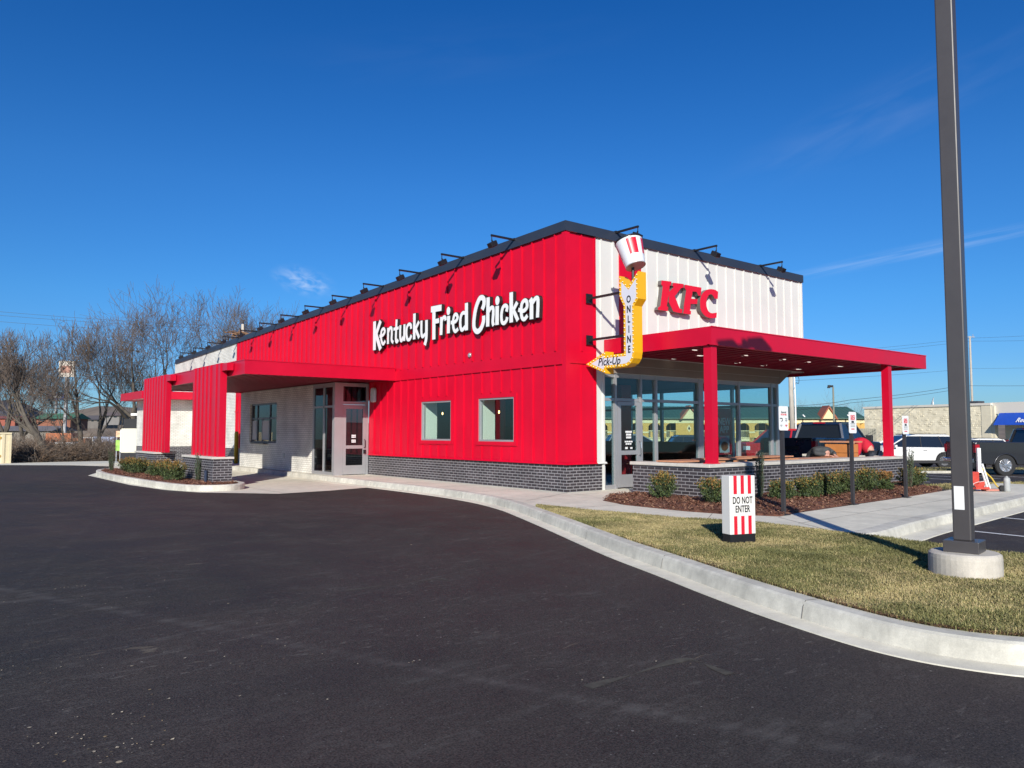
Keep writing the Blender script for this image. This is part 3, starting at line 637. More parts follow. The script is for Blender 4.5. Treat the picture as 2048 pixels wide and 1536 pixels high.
# storefront
FR=MB()
def bar(x0,x1,z0,z1,d=0): FR.box(x0,x1,.05-d,.15,z0,z1)
MX=[(1.20,1.27),(1.60,1.67),(2.50,2.565),(3.06,3.13),(4.77,4.96),(6.53,6.60),(8.12,8.19),(8.40,8.50)]
for a,c in MX: bar(a,c,.0,2.74,.012)
bar(1.27,8.40,2.64,2.74); bar(1.27,8.40,2.08,2.15); bar(1.27,1.60,0,.10); bar(2.565,8.40,0,.12)
sf=FR.build('storefront_frame',ALU,bld)
p=MB()
for a,c in ((1.27,1.60),(1.67,2.50),(2.565,3.06),(3.13,4.77),(4.96,6.53),(6.60,8.12),(8.19,8.40)):
    p.box(a,c,.095,.101,2.15,2.64)
    if a!=1.67: p.box(a,c,.095,.101,.10,2.08)
p.build('storefront_glass',GL,bld)
# front door
d=thing('front_door',(0,0,0)); d.parent=bld
f=MB(); f.box(1.68,1.80,.03,.085,.03,2.07); f.box(2.36,2.49,.03,.085,.03,2.07); f.box(1.80,2.36,.03,.085,1.98,2.07); f.box(1.80,2.36,.03,.085,.80,.90); f.box(1.80,2.36,.03,.085,.03,.33)
bpy.data.objects.remove(d); d=f.build('front_door',ALU,bld)
p=MB(); p.box(1.80,2.36,.055,.061,.33,.80); p.box(1.80,2.36,.055,.061,.90,1.98); p.build('pane',GL,d)
p=MB(); p.tube([(2.42,.03,.78),(2.42,-.035,.80),(2.42,-.045,.95),(2.42,-.035,1.10),(2.42,.03,1.12)],.012,8); p.build('handle',mat('polished_steel',(.6,.6,.6),.25,metal=1),d)
DEC=mat('white_vinyl_lettering',(.8,.8,.8),.6)
# door notices: small white vinyl lines of hours and payment marks
p=MB(); r=random.Random(4)
def vinyl(p,x0,z0,rows,w,h,gap,y):
    for k,n in enumerate(rows):
        x=x0-w*n/2; z=z0-k*(h+gap)
        for q in range(int(n)):
            p.box(x+q*w+w*.08,x+q*w+w*.9,y-.002,y,z-h,z)
vinyl(p,2.08,1.37,(5,4,4),.045,.045,.022,.052); vinyl(p,2.08,1.13,(4,3.2),.07,.035,.02,.052); vinyl(p,2.0,.985,(3,),.03,.05,.01,.052); vinyl(p,2.17,.98,(2,),.04,.045,.01,.052)
p.build('door_notice',DEC,d)
# promotional poster hanging inside the glass
ps=thing('window_poster',(0,0,0)); bpy.data.objects.remove(ps)
b=MB(); b.box(5.68,6.36,.165,.17,.72,1.98); ps=b.build('window_poster',mat('dull_red_poster',(.22,.012,.02),.5)); tag(ps,'red promotional poster hanging behind the glass, just right of the near red post','poster')
PT=mat('poster_grey_print',(.45,.42,.42),.6)
put_text('word','NEW',.27,(6.02,.1635,1.62),(1,0,0),PT,ps,bold=.006,sx=.9); put_text('word','APP',.27,(6.02,.1635,1.40),(1,0,0),PT,ps,bold=.006,sx=.9)
b=MB(); b.box(5.80,6.24,.160,.1645,.78,1.24); b.build('poster_picture',mat('poster_panel_grey',(.30,.32,.34),.6),ps)
b=MB(); b.prism([(6.02+.16*math.cos(a*math.pi/8),.1595,.95+.13*math.sin(a*math.pi/8)) for a in range(16)],(0,.0004,0)); b.build('poster_picture',mat('poster_food_brown',(.16,.06,.03),.6),ps)
# pendant lamps of the dining room
for k,(u,v,lb) in enumerate([(885,827,'small lit pendant bulb seen through the left one of the two side windows'),(998,824,'small lit pendant bulb seen through the right one of the two side windows')]):
    dd=fwd+right*((u-U0)/F)+upv*(-(v-V0)/F); q=CAM+dd*((1.1-CAM.x)/dd.x)
    t=thing('pendant_lamp',(q.x,q.y,q.z),0,lb,'lamp','pendant lamps in the dining room')
    m=MB(); m.ball((0,0,0),.028,10,sq=(.7,.7,1.6)); m.build('bulb',mat('warm_lit_bulb',(1,.8,.5),.4,emit=((1,.62,.25),6)),t,smooth=True)
    m=MB(); m.tube([(0,0,.06),(0,0,2.70-q.z)],.006,5); m.build('cord',BLACK,t)
# right side glass wall
FR=MB(); ys=[.15,1.55,2.95,4.35,5.75,7.15,7.9]
for y in ys: FR.box(8.36,8.46,y,y+.08,0,2.74)
FR.box(8.36,8.46,.15,7.98,2.64,2.74); FR.box(8.36,8.46,.15,7.98,2.08,2.15); FR.box(8.36,8.46,.15,7.98,0,.12)
FR.build('side_glazing_frame',ALU,bld)
p=MB(); p.box(8.405,8.411,.2,7.95,.12,2.08); p.box(8.405,8.411,.2,7.95,2.15,2.64); p.build('side_glazing_glass',glass('side_glazing',(.88,.95,.94)),bld)
# interior shell of the dining room
DK=mat('dark_interior_wall',(.07,.065,.07),.7); 
b=MB(); b.face([(.25,.1,.006),(8.4,.1,.006),(8.4,8,.006),(.25,8,.006)]); b.build('dining_floor',mat('dark_grey_floor_tile',(.10,.095,.09),.35,var=.1),bld)
b=MB(); b.face([(.25,.25,2.72),(8.36,.25,2.72),(8.36,8,2.72),(.25,8,2.72)]); b.build('dining_ceiling',mat('dark_ceiling',(.10,.10,.11),.8),bld)
b=MB(); b.box(.25,8.3,8.0,8.12,0,2.72); b.build('dining_back_wall',DK,bld)
b=MB(); b.box(.26,1.2,.25,.30,.0,2.7); b.build('dining_front_wall',DK,bld)
for y0_,y1_ in ((5.08,5.50),(4.30,4.85)):
    b=MB(); b.box(1.6,1.64,y0_,y1_,0,2.7); b.build('hanging_banner',mat('dark_red_banner',(.30,.03,.04),.6),bld)
b=MB(); b.box(4.55,4.95,2.6,3.0,0,2.7); b.build('dining_column',mat('red_column_paint',(.45,.02,.025),.5),bld)
b=MB(); b.box(3.3,3.9,3.4,3.5,0,1.5); b.box(2.3,2.4,4.6,6.4,0,1.5); b.box(.3,.36,.6,1.6,.9,2.5); b.box(7.7,8.3,1.7,7.8,0,1.02); b.build('dining_partition',mat('brown_partition',(.10,.05,.035),.6),bld)
for y_ in (4.35,3.5,1.2):
    b=MB(); b.box(.62,2.1,y_,y_+.1,0,1.10); b.build('booth_back',mat('dark_booth_vinyl',(.05,.018,.02),.5),bld)
# drive-side vestibule
b=MB(); X1=-1.18; Y1=9.24; Y2=17.6
wall(b,'x',X1,X1+.22,10.86,Y2,-.14,2.87,[(13.9,16.58,.93,2.40)]); b.box(X1+.22,0,Y2-.2,Y2,-.14,2.87)
b.build('vestibule_brick_wall',WBRICK,bld)
f=MB()
f.box(X1-.01,-.97,Y1-.01,Y1+.06,0,2.87); f.box(X1-.01,X1+.08,Y1+.06,Y1+.14,0,2.87)
f.box(X1,X1+.08,10.78,10.86,0,2.87); f.box(X1,X1+.08,10.0,10.07,.10,2.80); f.box(X1,X1+.08,9.38,10.78,2.74,2.87); f.box(X1,X1+.08,9.38,10.78,2.10,2.16); f.box(X1,X1+.08,9.38,10.78,0,.10)
f.box(-.97,-.03,Y1,Y1+.07,2.20,2.29); f.box(-.97,-.03,Y1,Y1+.07,2.76,2.87); f.box(-.97,-.90,Y1-.005,Y1+.07,0,2.20); f.box(-.10,-.02,Y1-.005,Y1+.07,0,2.87); f.box(-.97,-.90,Y1-.004,Y1+.07,2.29,2.76)
f.build('vestibule_frame',ALU,bld)
p=MB(); p.box(X1+.035,X1+.041,9.38,10.0,.10,2.10); p.box(X1+.035,X1+.041,10.07,10.78,.10,2.10); p.box(X1+.035,X1+.041,9.38,10.0,2.16,2.74); p.box(X1+.035,X1+.041,10.07,10.78,2.16,2.74); p.box(-.90,-.10,Y1+.03,Y1+.036,2.29,2.76)
p.build('vestibule_glass',GLD,bld)
b=MB(); b.box(X1+.25,-.02,12.2,12.3,0,2.8); b.box(X1+.1,-.05,9.4,12.2,2.80,2.84); b.build('vestibule_inner_wall',mat('pale_vestibule_wall',(.5,.5,.48),.7),bld)
f=MB(); f.box(-.895,-.79,Y1+.0,Y1+.045,.02,2.19); f.box(-.21,-.105,Y1+.0,Y1+.045,.02,2.19); f.box(-.79,-.21,Y1,Y1+.045,2.06,2.19); f.box(-.79,-.21,Y1,Y1+.045,.82,.92); f.box(-.79,-.21,Y1,Y1+.045,.02,.30)
sd=f.build('side_door',ALU,bld)
p=MB(); p.box(-.79,-.21,Y1+.02,Y1+.026,.30,.82); p.box(-.79,-.21,Y1+.02,Y1+.026,.92,2.06); p.build('pane',GLD,sd)
p=MB(); p.tube([(-.155,Y1,1.10),(-.155,Y1-.05,1.08),(-.155,Y1-.05,.86),(-.155,Y1,.84)],.012,8); p.box(-.19,-.12,Y1-.05,Y1,.66,.78); p.build('handle',BLACK,sd)
p=MB(); vinyl(p,-.52,1.25,(3,3),.05,.04,.012,Y1+.016); vinyl(p,-.52,1.10,(3,3),.05,.04,.012,Y1+.016); p.build('door_notice',DEC,sd)
# pick-up window in the vestibule wall
f=MB(); x=X1+.10
for a in ((13.9,16.58,.93,1.0),(13.9,16.58,2.33,2.40),(13.9,13.98,1.0,2.33),(16.50,16.58,1.0,2.33),(14.0,16.5,1.80,1.87),(14.70,14.76,1.0,2.33),(15.45,15.51,1.0,1.8),(15.95,16.01,1.0,2.33)): f.box(x-.03,x+.05,*a)
f.box(X1-.16,X1+.08,14.7,16.0,.90,.93)
pw=f.build('pickup_window',mat('dark_grey_window_frame',(.12,.125,.14),.4),bld)
p=MB(); p.box(x,x+.006,13.98,16.5,1.87,2.33); p.box(x,x+.006,13.98,16.5,1.0,1.8); p.build('pane',GLD,pw)
for a_ in ((14.80,15.42),(16.04,16.44)):
    p=MB(); p.box(x-.035,x-.02,a_[0],a_[1],1.04,1.76); p.build('shutter_panel',mat('frosted_panel',(.55,.56,.54),.6),pw)
p=MB(); p.box(X1-.012,X1,13.1,13.26,.44,.60); p.build('outlet_cover',ALU,bld)
# rear bump-out with its own canopy
b=MB(); b.box(-2.0,0,27.6,30.8,.607,2.93); b.build('rear_brick_wall',WBRICK,bld)
b=MB(); b.box(-1.99,0,27.61,30.8,-.45,.605); b.build('rear_brick_base',DBRICK,bld)
b=MB(); b.box(-2.72,0,26.75,31.2,2.92,3.29); b.build('rear_canopy',REDM,bld)
b=MB(); b.box(-.03,0,17.62,21.7,2.2,2.24); b.build('trim_band',RED,bld)
# round alarm and wall light
p=MB(); p.lathe((0,3.70,3.355),[(.0,0),(.06,0),(.06,-.04),(.045,-.055),(.0,-.055)],16,(1,0,0)); p.build('alarm_bell',ALU,bld,smooth=False)
wl=MB(); wl.prism([(-.02,8.72,2.32),(-.02,8.72,2.66),(-.02,8.76,2.72),(-.02,8.92,2.72),(-.02,8.96,2.66),(-.02,8.96,2.32),(-.02,8.92,2.27),(-.02,8.76,2.27)],(-.10,0,0)); wl.build('wall_light',mat('milky_light_lens',(.6,.6,.58),.3),bld,bevel=.02)

# ------------------------------------------------------------------ canopies
pc=thing('patio_canopy',(1.18,-3.07,0),0,'flat red canopy on two square red posts over the dining patio','canopy')
def child(o): o.matrix_parent_inverse=o.parent.matrix_world.inverted() if False else Matrix.Translation(-o.parent.location); return o
b=MB(); X0,X9,Y0=1.18,11.0,-3.07
b.box(X0,X9,Y0,Y0+.05,3.12,3.50); b.box(X0,X0+.05,Y0+.05,-.03,3.12,3.50); b.box(X9-.05,X9,Y0+.05,1.3,3.12,3.50); b.box(9.83,X9-.05,1.25,1.3,3.12,3.5)
b.face([(X0+.05,Y0+.05,3.47),(X9-.05,Y0+.05,3.47),(X9-.05,-.04,3.47),(X0+.05,-.04,3.47)])
b.box(X0-.012,X9+.012,Y0-.012,Y0+.0,3.482,3.505); b.box(X0,X9,Y0+.05,Y0+.11,3.12,3.135)
child(b.build('fascia',REDM,pc))
b=MB(); 
yy=Y0+.06
while yy<-.1:
    b.box(X0+.05,X9-.05,yy,yy+.21,3.19,3.21); b.box(X0+.05,X9-.05,yy+.21,yy+.245,3.165,3.21); yy+=.25
while yy<1.2:
    b.box(9.84,X9-.05,yy,yy+.21,3.19,3.21); b.box(9.84,X9-.05,yy+.21,yy+.245,3.165,3.21); yy+=.25
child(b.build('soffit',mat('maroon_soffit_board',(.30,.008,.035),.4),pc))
post=MB(); post.box(-.095,.095,-.095,.095,.70,3.19); post.box(-.12,.12,-.12,.12,.70,.715)
p1=post.build('post',REDM,pc); child(p1); p1.location=(1.34,-2.915,0)
p2=p1.copy(); COL.objects.link(p2); p2.parent=pc; p2.matrix_parent_inverse=p1.matrix_parent_inverse; p2.location=(8.93,-2.92,0)
lz=MB(); lz.lathe((0,0,3.186),[(.085,.0),(.085,-.008),(.06,-.012)],16,(0,0,1)); 
first=None
for (u,v) in [(1304.6,701),(1400.7,711.5),(1387,700.7),(1489,711.5),(1475,726),(1528,731),(1565,719.5),(1598,738.5),(1615,724.5),(1682,732.8),(1346,718)]:
    d=(fwd+right*((u-U0)/F)+upv*(-(v-V0)/F)); t=(3.18-CAM.z)/d.z; q=CAM+d*t
    if first is None: first=lz.build('downlight',LEDW,pc); o=first; child(o)
    else: o=first.copy(); COL.objects.link(o); o.parent=pc; o.matrix_parent_inverse=first.matrix_parent_inverse
    if q.y>-.2: q.y=-.2
    o.location=(q.x,q.y,0)
dc=thing('drive_canopy',(-4.58,7.55,0),0,'long red canopy over the drive-through lane carried by two ribbed red piers','canopy')
b=MB(); A,B_,C_,D_=-4.58,-.035,7.55,17.96
b.box(A,B_,C_,C_+.05,2.88,3.26); b.box(A,A+.05,C_+.05,D_,2.88,3.26); b.box(A+.05,B_,D_-.05,D_,2.88,3.26)
b.box(A-.012,B_,C_-.014,C_,3.243,3.268); b.box(A-.014,A,C_,D_,3.243,3.268)
b.face([(A+.05,C_+.05,3.22),(B_,C_+.05,3.22),(B_,D_-.05,3.22),(A+.05,D_-.05,3.22)])
child(b.build('fascia',REDM,dc))
b=MB(); x=A+.06
while x<-.2: b.box(x,x+.17,C_+.05,D_-.05,2.93,2.95); b.box(x+.17,x+.205,C_+.05,D_-.05,2.905,2.95); x+=.21
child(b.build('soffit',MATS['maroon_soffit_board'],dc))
def pier(y0,y1,gapy):
    m=MB(); xa,xb=-4.78,-4.63
    def slab(a,c):
        m.box(xa,xb,a,c,.655,3.245); y=c-.12
        while y>a+.03: m.box(xa-.03,xa,y-.10,y+.08,.66,3.235); y-=.36
        m.box(xa-.004,xb+.004,a-.004,a,.66,3.24)
    if gapy: slab(y0,gapy-.02); slab(gapy+.02,y1)
    else: slab(y0,y1)
    m.box(xa,-4.60,y0-.45,y0-.005,3.02,3.22); 
    return m
child(pier(8.80,11.33,9.40).build('pier',REDM,dc)); child(pier(14.35,17.3,None).build('pier',REDM,dc))
def base(name,lab,x0,x1,y0,y1,z0):
    t=thing(name,((x0+x1)/2,(y0+y1)/2,z0),0,lab,'pier base','brick pier bases on the drive-through island')
    m=MB(); m.box(x0,x1,y0,y1,z0,.60); child(m.build('brickwork',DBRICK,t)); m=MB(); m.box(x0-.04,x1+.04,y0-.04,y1+.04,.60,.66); child(m.build('cap',STONE,t,bevel=.008))
base('pier_base','charcoal brick pier base nearer the camera, beside the upright juniper',-4.98,-4.46,8.70,11.5,-.1)
base('pier_base','charcoal brick pier base farther along the island, behind the three joined shrubs',-4.95,-4.30,14.90,17.55,-.1)
# low brick patio wall
pw_=thing('patio_wall',(.96,-3.13,0),0,'low charcoal brick wall with pale stone cap enclosing the patio','low wall')
m=MB(); m.box(.96,9.42,-3.13,-2.75,-.05,.63); m.box(.96,1.30,-2.75,-1.10,-.05,.63); m.box(9.08,9.42,-2.75,-.4,-.05,.63)
child(m.build('brickwork',DBRICK,pw_))
m=MB(); m.box(.91,9.47,-3.18,-2.70,.632,.70); m.box(.91,1.35,-2.70,-1.05,.632,.70); m.box(9.03,9.47,-2.70,-.35,.632,.70); child(m.build('cap',STONE,pw_,bevel=.01))
# bollards
def bollard(x,y,z,lab):
    t=thing('bollard',(x,y,z),0,lab,'bollard','yellow bollards by the drive-through')
    m=MB(); m.lathe((0,0,0),[(.085,0),(.085,1.25),(.08,1.3),(.055,1.345),(.0,1.36)],20); m.build('sleeve',mat('yellow_bollard_sleeve',(.62,.42,.02),.4),t,smooth=True)
bollard(-.47,20.1,0,'yellow bollard standing behind the pick-up window wall, between it and the near pier')
# raised kerb along the vestibule
m=MB(); m.box(-1.42,-1.19,9.6,17.6,-.15,.0); o=m.build('vestibule_kerb',CURB); o['kind']='structure'

# ------------------------------------------------------------------ gooseneck lamps
def lamp_proto():
    t=thing('gooseneck_lamp',(0,0,0))
    m=MB(); m.box(-.70,.10,-.022,.022,-.035,.01); m.box(-.03,.06,-.05,.05,-.03,.02); m.build('arm',BLACK,t)
    m=MB(); m.tube([(-.68,0,-.03),(-.68,0,-.13)],.012,6); m.tube([(-.68,0,-.12),(-.66,0,-.17)],.02,6); m.build('stem',BLACK,t)
    m=MB(); m.obox((-.66,0,-.225),(.085,0,.05),(0,.085,0),(-.028,0,.05)); m.obox((-.635,0,-.27),(.07,0,.04),(0,.07,0),(-.01,0,.016)); m.build('head',BLACK,t,bevel=.01)
    return t
lp=lamp_proto(); first=True
ordn=['nearest the front corner','second from the front corner','third from the front corner','fourth from the front corner','fifth from the front corner','sixth from the front corner','seventh from the front corner','eighth from the front corner','ninth, beside the brown scrap bundle','tenth from the front corner','eleventh, over the white brick part','twelfth, second from the far end','thirteenth, at the far end']
for i in range(13):
    y=1.80+i*2.165
    o=lp if first else copy_tree(lp); first=False
    o.location=(-.06,y,ZP(y)-.02); tag(o,'black arm lamp on the raked drive-side parapet, '+ordn[i],'lamp','arm lamps along the parapets')
for i,(x,l) in enumerate(((1.60,'black arm lamp on the front parapet, above the tilted bucket'),(4.57,'black arm lamp on the front parapet, middle one, above the red letters'),(7.57,'black arm lamp on the front parapet, nearest its right end'))):
    o=copy_tree(lp); o.location=(x,-.06,6.13); o.rotation_euler=(0,0,R(90)); tag(o,l,'lamp','arm lamps along the parapets')
# scrap bundle above the roof edge
t=thing('scrap_bundle',(.55,22.6,5.5),0,'ragged brown bundle with a short white post lying behind the parapet','debris')
m=MB(); r=random.Random(9)
for _ in range(60):
    a=r.uniform(0,6.28); q=Vector((math.cos(a)*r.uniform(.1,.6),math.sin(a)*r.uniform(.1,.6),r.uniform(.15,.42))); d=Vector((r.uniform(-1,1),r.uniform(-1,1),r.uniform(-.25,.25))).normalized()*r.uniform(.1,.28)
    m.tube([q-d,q+d],.03,4)
m.build('sticks',mat('rusty_brown_scrap',(.20,.11,.06),.9,var=.3),t)
m=MB(); m.box(-.04,.04,-.04,.04,.2,.8); m.build('post',mat('whitish_post',(.7,.62,.5),.8),t)
# ------------------------------------------------------------------ lettering
def onplane(u,v,ax,val):
    d=fwd+right*((u-U0)/F)+upv*(-(v-V0)/F); t=(val-CAM[ax])/d[ax]; return CAM+d*t
LW=mat('white_letter_face',(.80,.80,.78),.35); LS=mat('black_letter_return',(.02,.02,.022),.4)
def stroke(mb,pts,w,x0,x1,mi,grow=0,smooth=True,ends=.0):
    "ribbon following pts in the y-z plane, solid between planes x0 and x1"
    P=[Vector((0,p[0],p[1])) for p in pts]
    if smooth and len(P)>2: P=catmull(P,4)
    n=len(P); Lf=[];Rt=[]
    for i in range(n):
        a=P[max(i-1,0)]; c=P[min(i+1,n-1)]; t=(c-a).normalized(); nn=Vector((0,-t.z,t.y)); q=P[i].copy()
        if i==0: q-=t*(grow+ends)
        if i==n-1: q+=t*(grow+ends)
        k=w/2+grow
        Lf.append(q+nn*k); Rt.append(q-nn*k)
    X=lambda p,x: (x,p.y,p.z)
    for i in range(n-1):
        e0=x1-i*.00012; e1=x1-(i+1)*.00012   # a hair of slope keeps a stroke that crosses itself from lying in one plane
        mb.face([X(Lf[i],x0),X(Lf[i+1],x0),X(Rt[i+1],x0),X(Rt[i],x0)],mi); mb.face([X(Lf[i],e0),X(Lf[i+1],e1),X(Rt[i+1],e1),X(Rt[i],e0)],mi)
        mb.face([X(Lf[i],x0),X(Lf[i+1],x0),X(Lf[i+1],x1),X(Lf[i],x1)],mi); mb.face([X(Rt[i],x0),X(Rt[i+1],x0),X(Rt[i+1],x1),X(Rt[i],x1)],mi)
    for i in (0,n-1): mb.face([X(Lf[i],x0),X(Rt[i],x0),X(Rt[i],x1),X(Lf[i],x1)],mi)
XL=-.13
def zz(reg,X,Y):
    ox,oy=((730,570),(910,560))[reg]; p=onplane(ox+X/10.779,oy+Y/10.779,0,XL); return (p.y,p.z)
SCR=[ # (region, letter strokes: (points, width m, smooth))
 (0,'K',[([(205,785),(200,1405)],.165,0),([(335,775),(238,1060)],.15,0),([(236,1060),(335,1392)],.16,0)]),
 (0,'e',[([(312,1108),(385,1080),(425,1010),(405,942),(360,985),(345,1110),(362,1225),(397,1272),(438,1205)],.098,1)]),
 (0,'n',[([(497,925),(492,1272)],.105,0),([(497,1030),(535,935),(572,935),(578,1050),(575,1190),(612,1240)],.098,1)]),
 (0,'t',[([(680,742),(664,1150),(685,1225),(715,1180)],.102,1),([(615,955),(722,925)],.09,0)]),
 (0,'u',[([(760,868),(757,1110),(782,1205),(826,1120)],.098,1),([(850,848),(843,1205)],.105,0)]),
 (0,'c',[([(992,945),(985,865),(950,845),(905,910),(893,1050),(915,1170),(965,1170),(1003,1085)],.098,1)]),
 (0,'k',[([(1064,615),(1057,1172)],.125,0),([(1163,790),(1090,945)],.105,0),([(1090,950),(1168,1140)],.105,0)]),
 (0,'y',[([(1215,768),(1215,1030),(1240,1115),(1295,1060)],.098,1),([(1325,755),(1320,1130),(1288,1295)],.125,1)]),
 (0,'F',[([(1422,530),(1645,488)],.17,0),([(1484,560),(1482,1175)],.15,0),([(1500,790),(1595,765)],.13,0)]),
 (0,'r',[([(1648,690),(1636,1078)],.125,0),([(1648,800),(1682,715),(1725,690),(1738,765)],.098,1)]),
 (0,'i',[([(1800,668),(1794,1042)],.135,0),'dot',(1797,560)]),
 (0,'e',[([(1848,812),(1945,790),(1995,705),(1965,632),(1920,670),(1898,810),(1912,940),(1950,1000),(2010,945)],.098,1)]),
 (1,'d',[([(240,712),(165,712),(122,800),(112,940),(128,1050),(162,1075),(225,1000)],.098,1),([(246,495),(246,1085)],.13,0)]),
 (1,'C',[([(585,635),(622,530),(622,420),(580,378),(520,420),(450,610),(412,840),(410,1010),(450,1095),(505,1105),(570,1030),(618,890),(622,770)],.135,1)]),
 (1,'h',[([(712,375),(702,1003)],.13,0),([(706,720),(765,615),(818,600),(826,720),(815,900),(835,985)],.102,1)]),
 (1,'i',[([(908,560),(904,968)],.135,0),'dot',(912,445)]),
 (1,'c',[([(1108,680),(1122,590),(1085,548),(1030,600),(1000,750),(1012,900),(1062,930),(1112,870),(1128,800)],.098,1)]),
 (1,'k',[([(1210,265),(1210,915)],.13,0),([(1342,480),(1258,645)],.105,0),([(1258,650),(1358,875)],.105,0)]),
 (1,'e',[([(1365,640),(1470,668),(1548,590),(1545,470),(1500,440),(1440,520),(1428,700),(1450,820),(1500,845),(1565,765)],.098,1)]),
 (1,'n',[([(1602,478),(1668,400)],.09,0),([(1648,440),(1648,845)],.125,0),([(1655,520),(1735,400),(1785,400),(1790,560),(1780,808)],.102,1)]),
]
ws=thing('script_sign',(0,4.9,4.1),0,'large white hand-drawn script lettering on the red side wall','sign')
for k,(reg,ch,st) in enumerate(SCR):
    body=MB(); face=MB(); j=0; i=0
    while i<len(st):
        s_=st[i]
        if s_=='dot':
            c=zz(reg,*st[i+1]); i+=2; rw,rh=.082,.115
            for (mb,x0,x1,gr) in ((body,-.03,-.125,.018),(face,-.125,-.131,0)):
                pts=[(0,c[0]+math.cos(a*math.pi/8)*(rw+gr),c[1]+math.sin(a*math.pi/8)*(rh+gr)) for a in range(16)]
                mb.prism([(x0,p[1],p[2]) for p in pts],(x1-x0,0,0))
            continue
        pts=[zz(reg,*p) for p in s_[0]]; e=j*.0017+k%2*.0004
        stroke(body,pts,s_[1],-.03,-.124-e,0,.015,s_[2]); stroke(face,pts,s_[1],-.122-e,-.131-e,0,0,s_[2]); j+=1; i+=1
    o=child(body.build('letter',LS,ws)); f=face.build('letter_face',LW,o)
# red serif letters on the front
RL=mat('red_letter_face',(.68,.006,.025),.35); GR=mat('grey_letter_return',(.13,.115,.105),.5)
KF={'K':[(300,265),(550,295),(540,390),(505,400),(490,560),(610,440),(575,400),(600,325),(865,360),(855,445),(790,470),(635,670),(760,985),(830,1010),(820,1105),(700,1090),(600,1060),(480,820),(500,610),(460,740),(430,920),(468,955),(455,1050),(205,1020),(210,960),(270,920),(330,420),(290,370)],
 'F':[(895,375),(1318,450),(1300,660),(1245,660),(1195,560),(1090,545),(1062,735),(1220,745),(1205,870),(1040,868),(1025,1040),(1052,1060),(1045,1140),(850,1110),(850,1085),(865,1060),(870,900),(930,520),(885,450)],
 'C':[(1745,560),(1735,735),(1660,735),(1600,640),(1540,620),(1480,680),(1445,800),(1445,920),(1490,1040),(1550,1095),(1620,1105),(1712,1090),(1700,1222),(1560,1232),(1420,1180),(1310,1040),(1285,860),(1305,680),(1380,560),(1480,500),(1580,490),(1680,510)]}
YF=-.165
ks=thing('letter_sign',(4.4,0,4.8),0,'three bold red serif letters standing off the white front wall','sign')
for ch,pp in KF.items():
    P=[onplane(1300+a/12.8,540+c/12.8,1,YF) for a,c in pp]
    if ch=='C':
        P=catmull(P[:3],1)+[q for q in catmull(P[2:12],3)]+catmull(P[12:],3)
    m=MB(); m.prism([(p.x,YF+.004,p.z) for p in P],(0,.115,0)); o=child(m.build('letter',GR,ks))
    m=MB(); 
    c=Vector((sum(p.x for p in P)/len(P),0,sum(p.z for p in P)/len(P)))
    m.prism([(p.x,YF,p.z) for p in P],(0,.0039,0)); m.build('letter_face',RL,o)
# ------------------------------------------------------------------ projecting arrow sign
YEL=mat('amber_yellow_sign_metal',(.80,.42,.008),.35,var=.03); SF=mat('pale_lavender_sign_face',(.62,.62,.68),.4); BK=mat('black_sign_lettering',(.01,.01,.012),.5)
XS=.55; XB=.80
asg=thing('arrow_sign',(.68,-.8,3.5),0,'tall yellow and white arrow sign on two black arms beside the front corner','sign')
def sgp(X,Y): p=onplane(1160+X/4.956,450+Y/4.956,0,XS); return Vector((0,p.y,p.z))
tip=sgp(66,1382)
# world outline (y,z), read clockwise from the tip: arrow head, shaft, tail with notch
yT=-.07; 
OUT=[(-.07,2.885),(-.70,3.13),(-.70,3.045),(-1.25,3.045),(-1.25,4.08),(-1.13,4.30),(-1.13,4.76),(-1.40,4.50),(-1.68,4.78),(-1.68,4.19),(-1.56,4.05),(-1.56,3.05),(-1.53,2.92),(-1.45,2.82),(-1.33,2.765),(-1.2,2.755),(-.70,2.755),(-.70,2.64)]
def inset(poly,d):
    n=len(poly); out=[]
    area=sum(poly[i][0]*poly[(i+1)%n][1]-poly[(i+1)%n][0]*poly[i][1] for i in range(n)); s=1 if area>0 else -1
    for i in range(n):
        p=Vector(poly[i]); a=(p-Vector(poly[i-1])).normalized(); c=(Vector(poly[(i+1)%n])-p).normalized()
        na=Vector((-a.y,a.x))*s; nc=Vector((-c.y,c.x))*s; m=(na+nc); m=m.normalized() if m.length>1e-5 else na
        k=d/max(.35,m.dot(na)); out.append(tuple(p+m*k))
    return out
m=MB(); m.prism([(XS,y,z) for y,z in OUT],(XB-XS,0,0)); child(m.build('cabinet',YEL,asg))
IN=inset(OUT,.062)
for xf,dx in ((XS-.004,.0035),(XB+.0005,.0035)):
    m=MB(); m.prism([(xf,y,z) for y,z in IN],(dx,0,0)); child(m.build('sign_face',SF,asg))
edge=inset(OUT,.031); bl_=None; n=len(edge); tot=0
bm_=MB(); bm_.ball((0,0,0),.016,6); cnt=0
for i in range(n):
    a=Vector(edge[i]); c=Vector(edge[(i+1)%n]); Ls=(c-a).length; k=max(1,round(Ls/.095))
    for q in range(k):
        if cnt>=98: break
        p=a.lerp(c,q/k); cnt+=1
        if bl_ is None: bl_=bm_.build('bulb',mat('frosted_bulb_glass',(.85,.78,.55),.2),asg,smooth=True); o=bl_; child(o)
        else: o=bl_.copy(); COL.objects.link(o); o.parent=asg; o.matrix_parent_inverse=bl_.matrix_parent_inverse
        o.location=(XS-.012,p.x,p.y)
for k,ch in enumerate('ONLINE'):
    q=sgp(485+k*0,738+k*99.5)
    child(put_text('letter',ch,.215,(XS-.0055,-1.405,q.z),(0,-1,0),BK,asg,bold=.006,sx=.72))
me=child(put_text('word',"Pick-Up",.25,(XS-.0055,-.80,2.90),(0,-1,0),BK,asg,bold=.003,shear=.25,sx=.86))
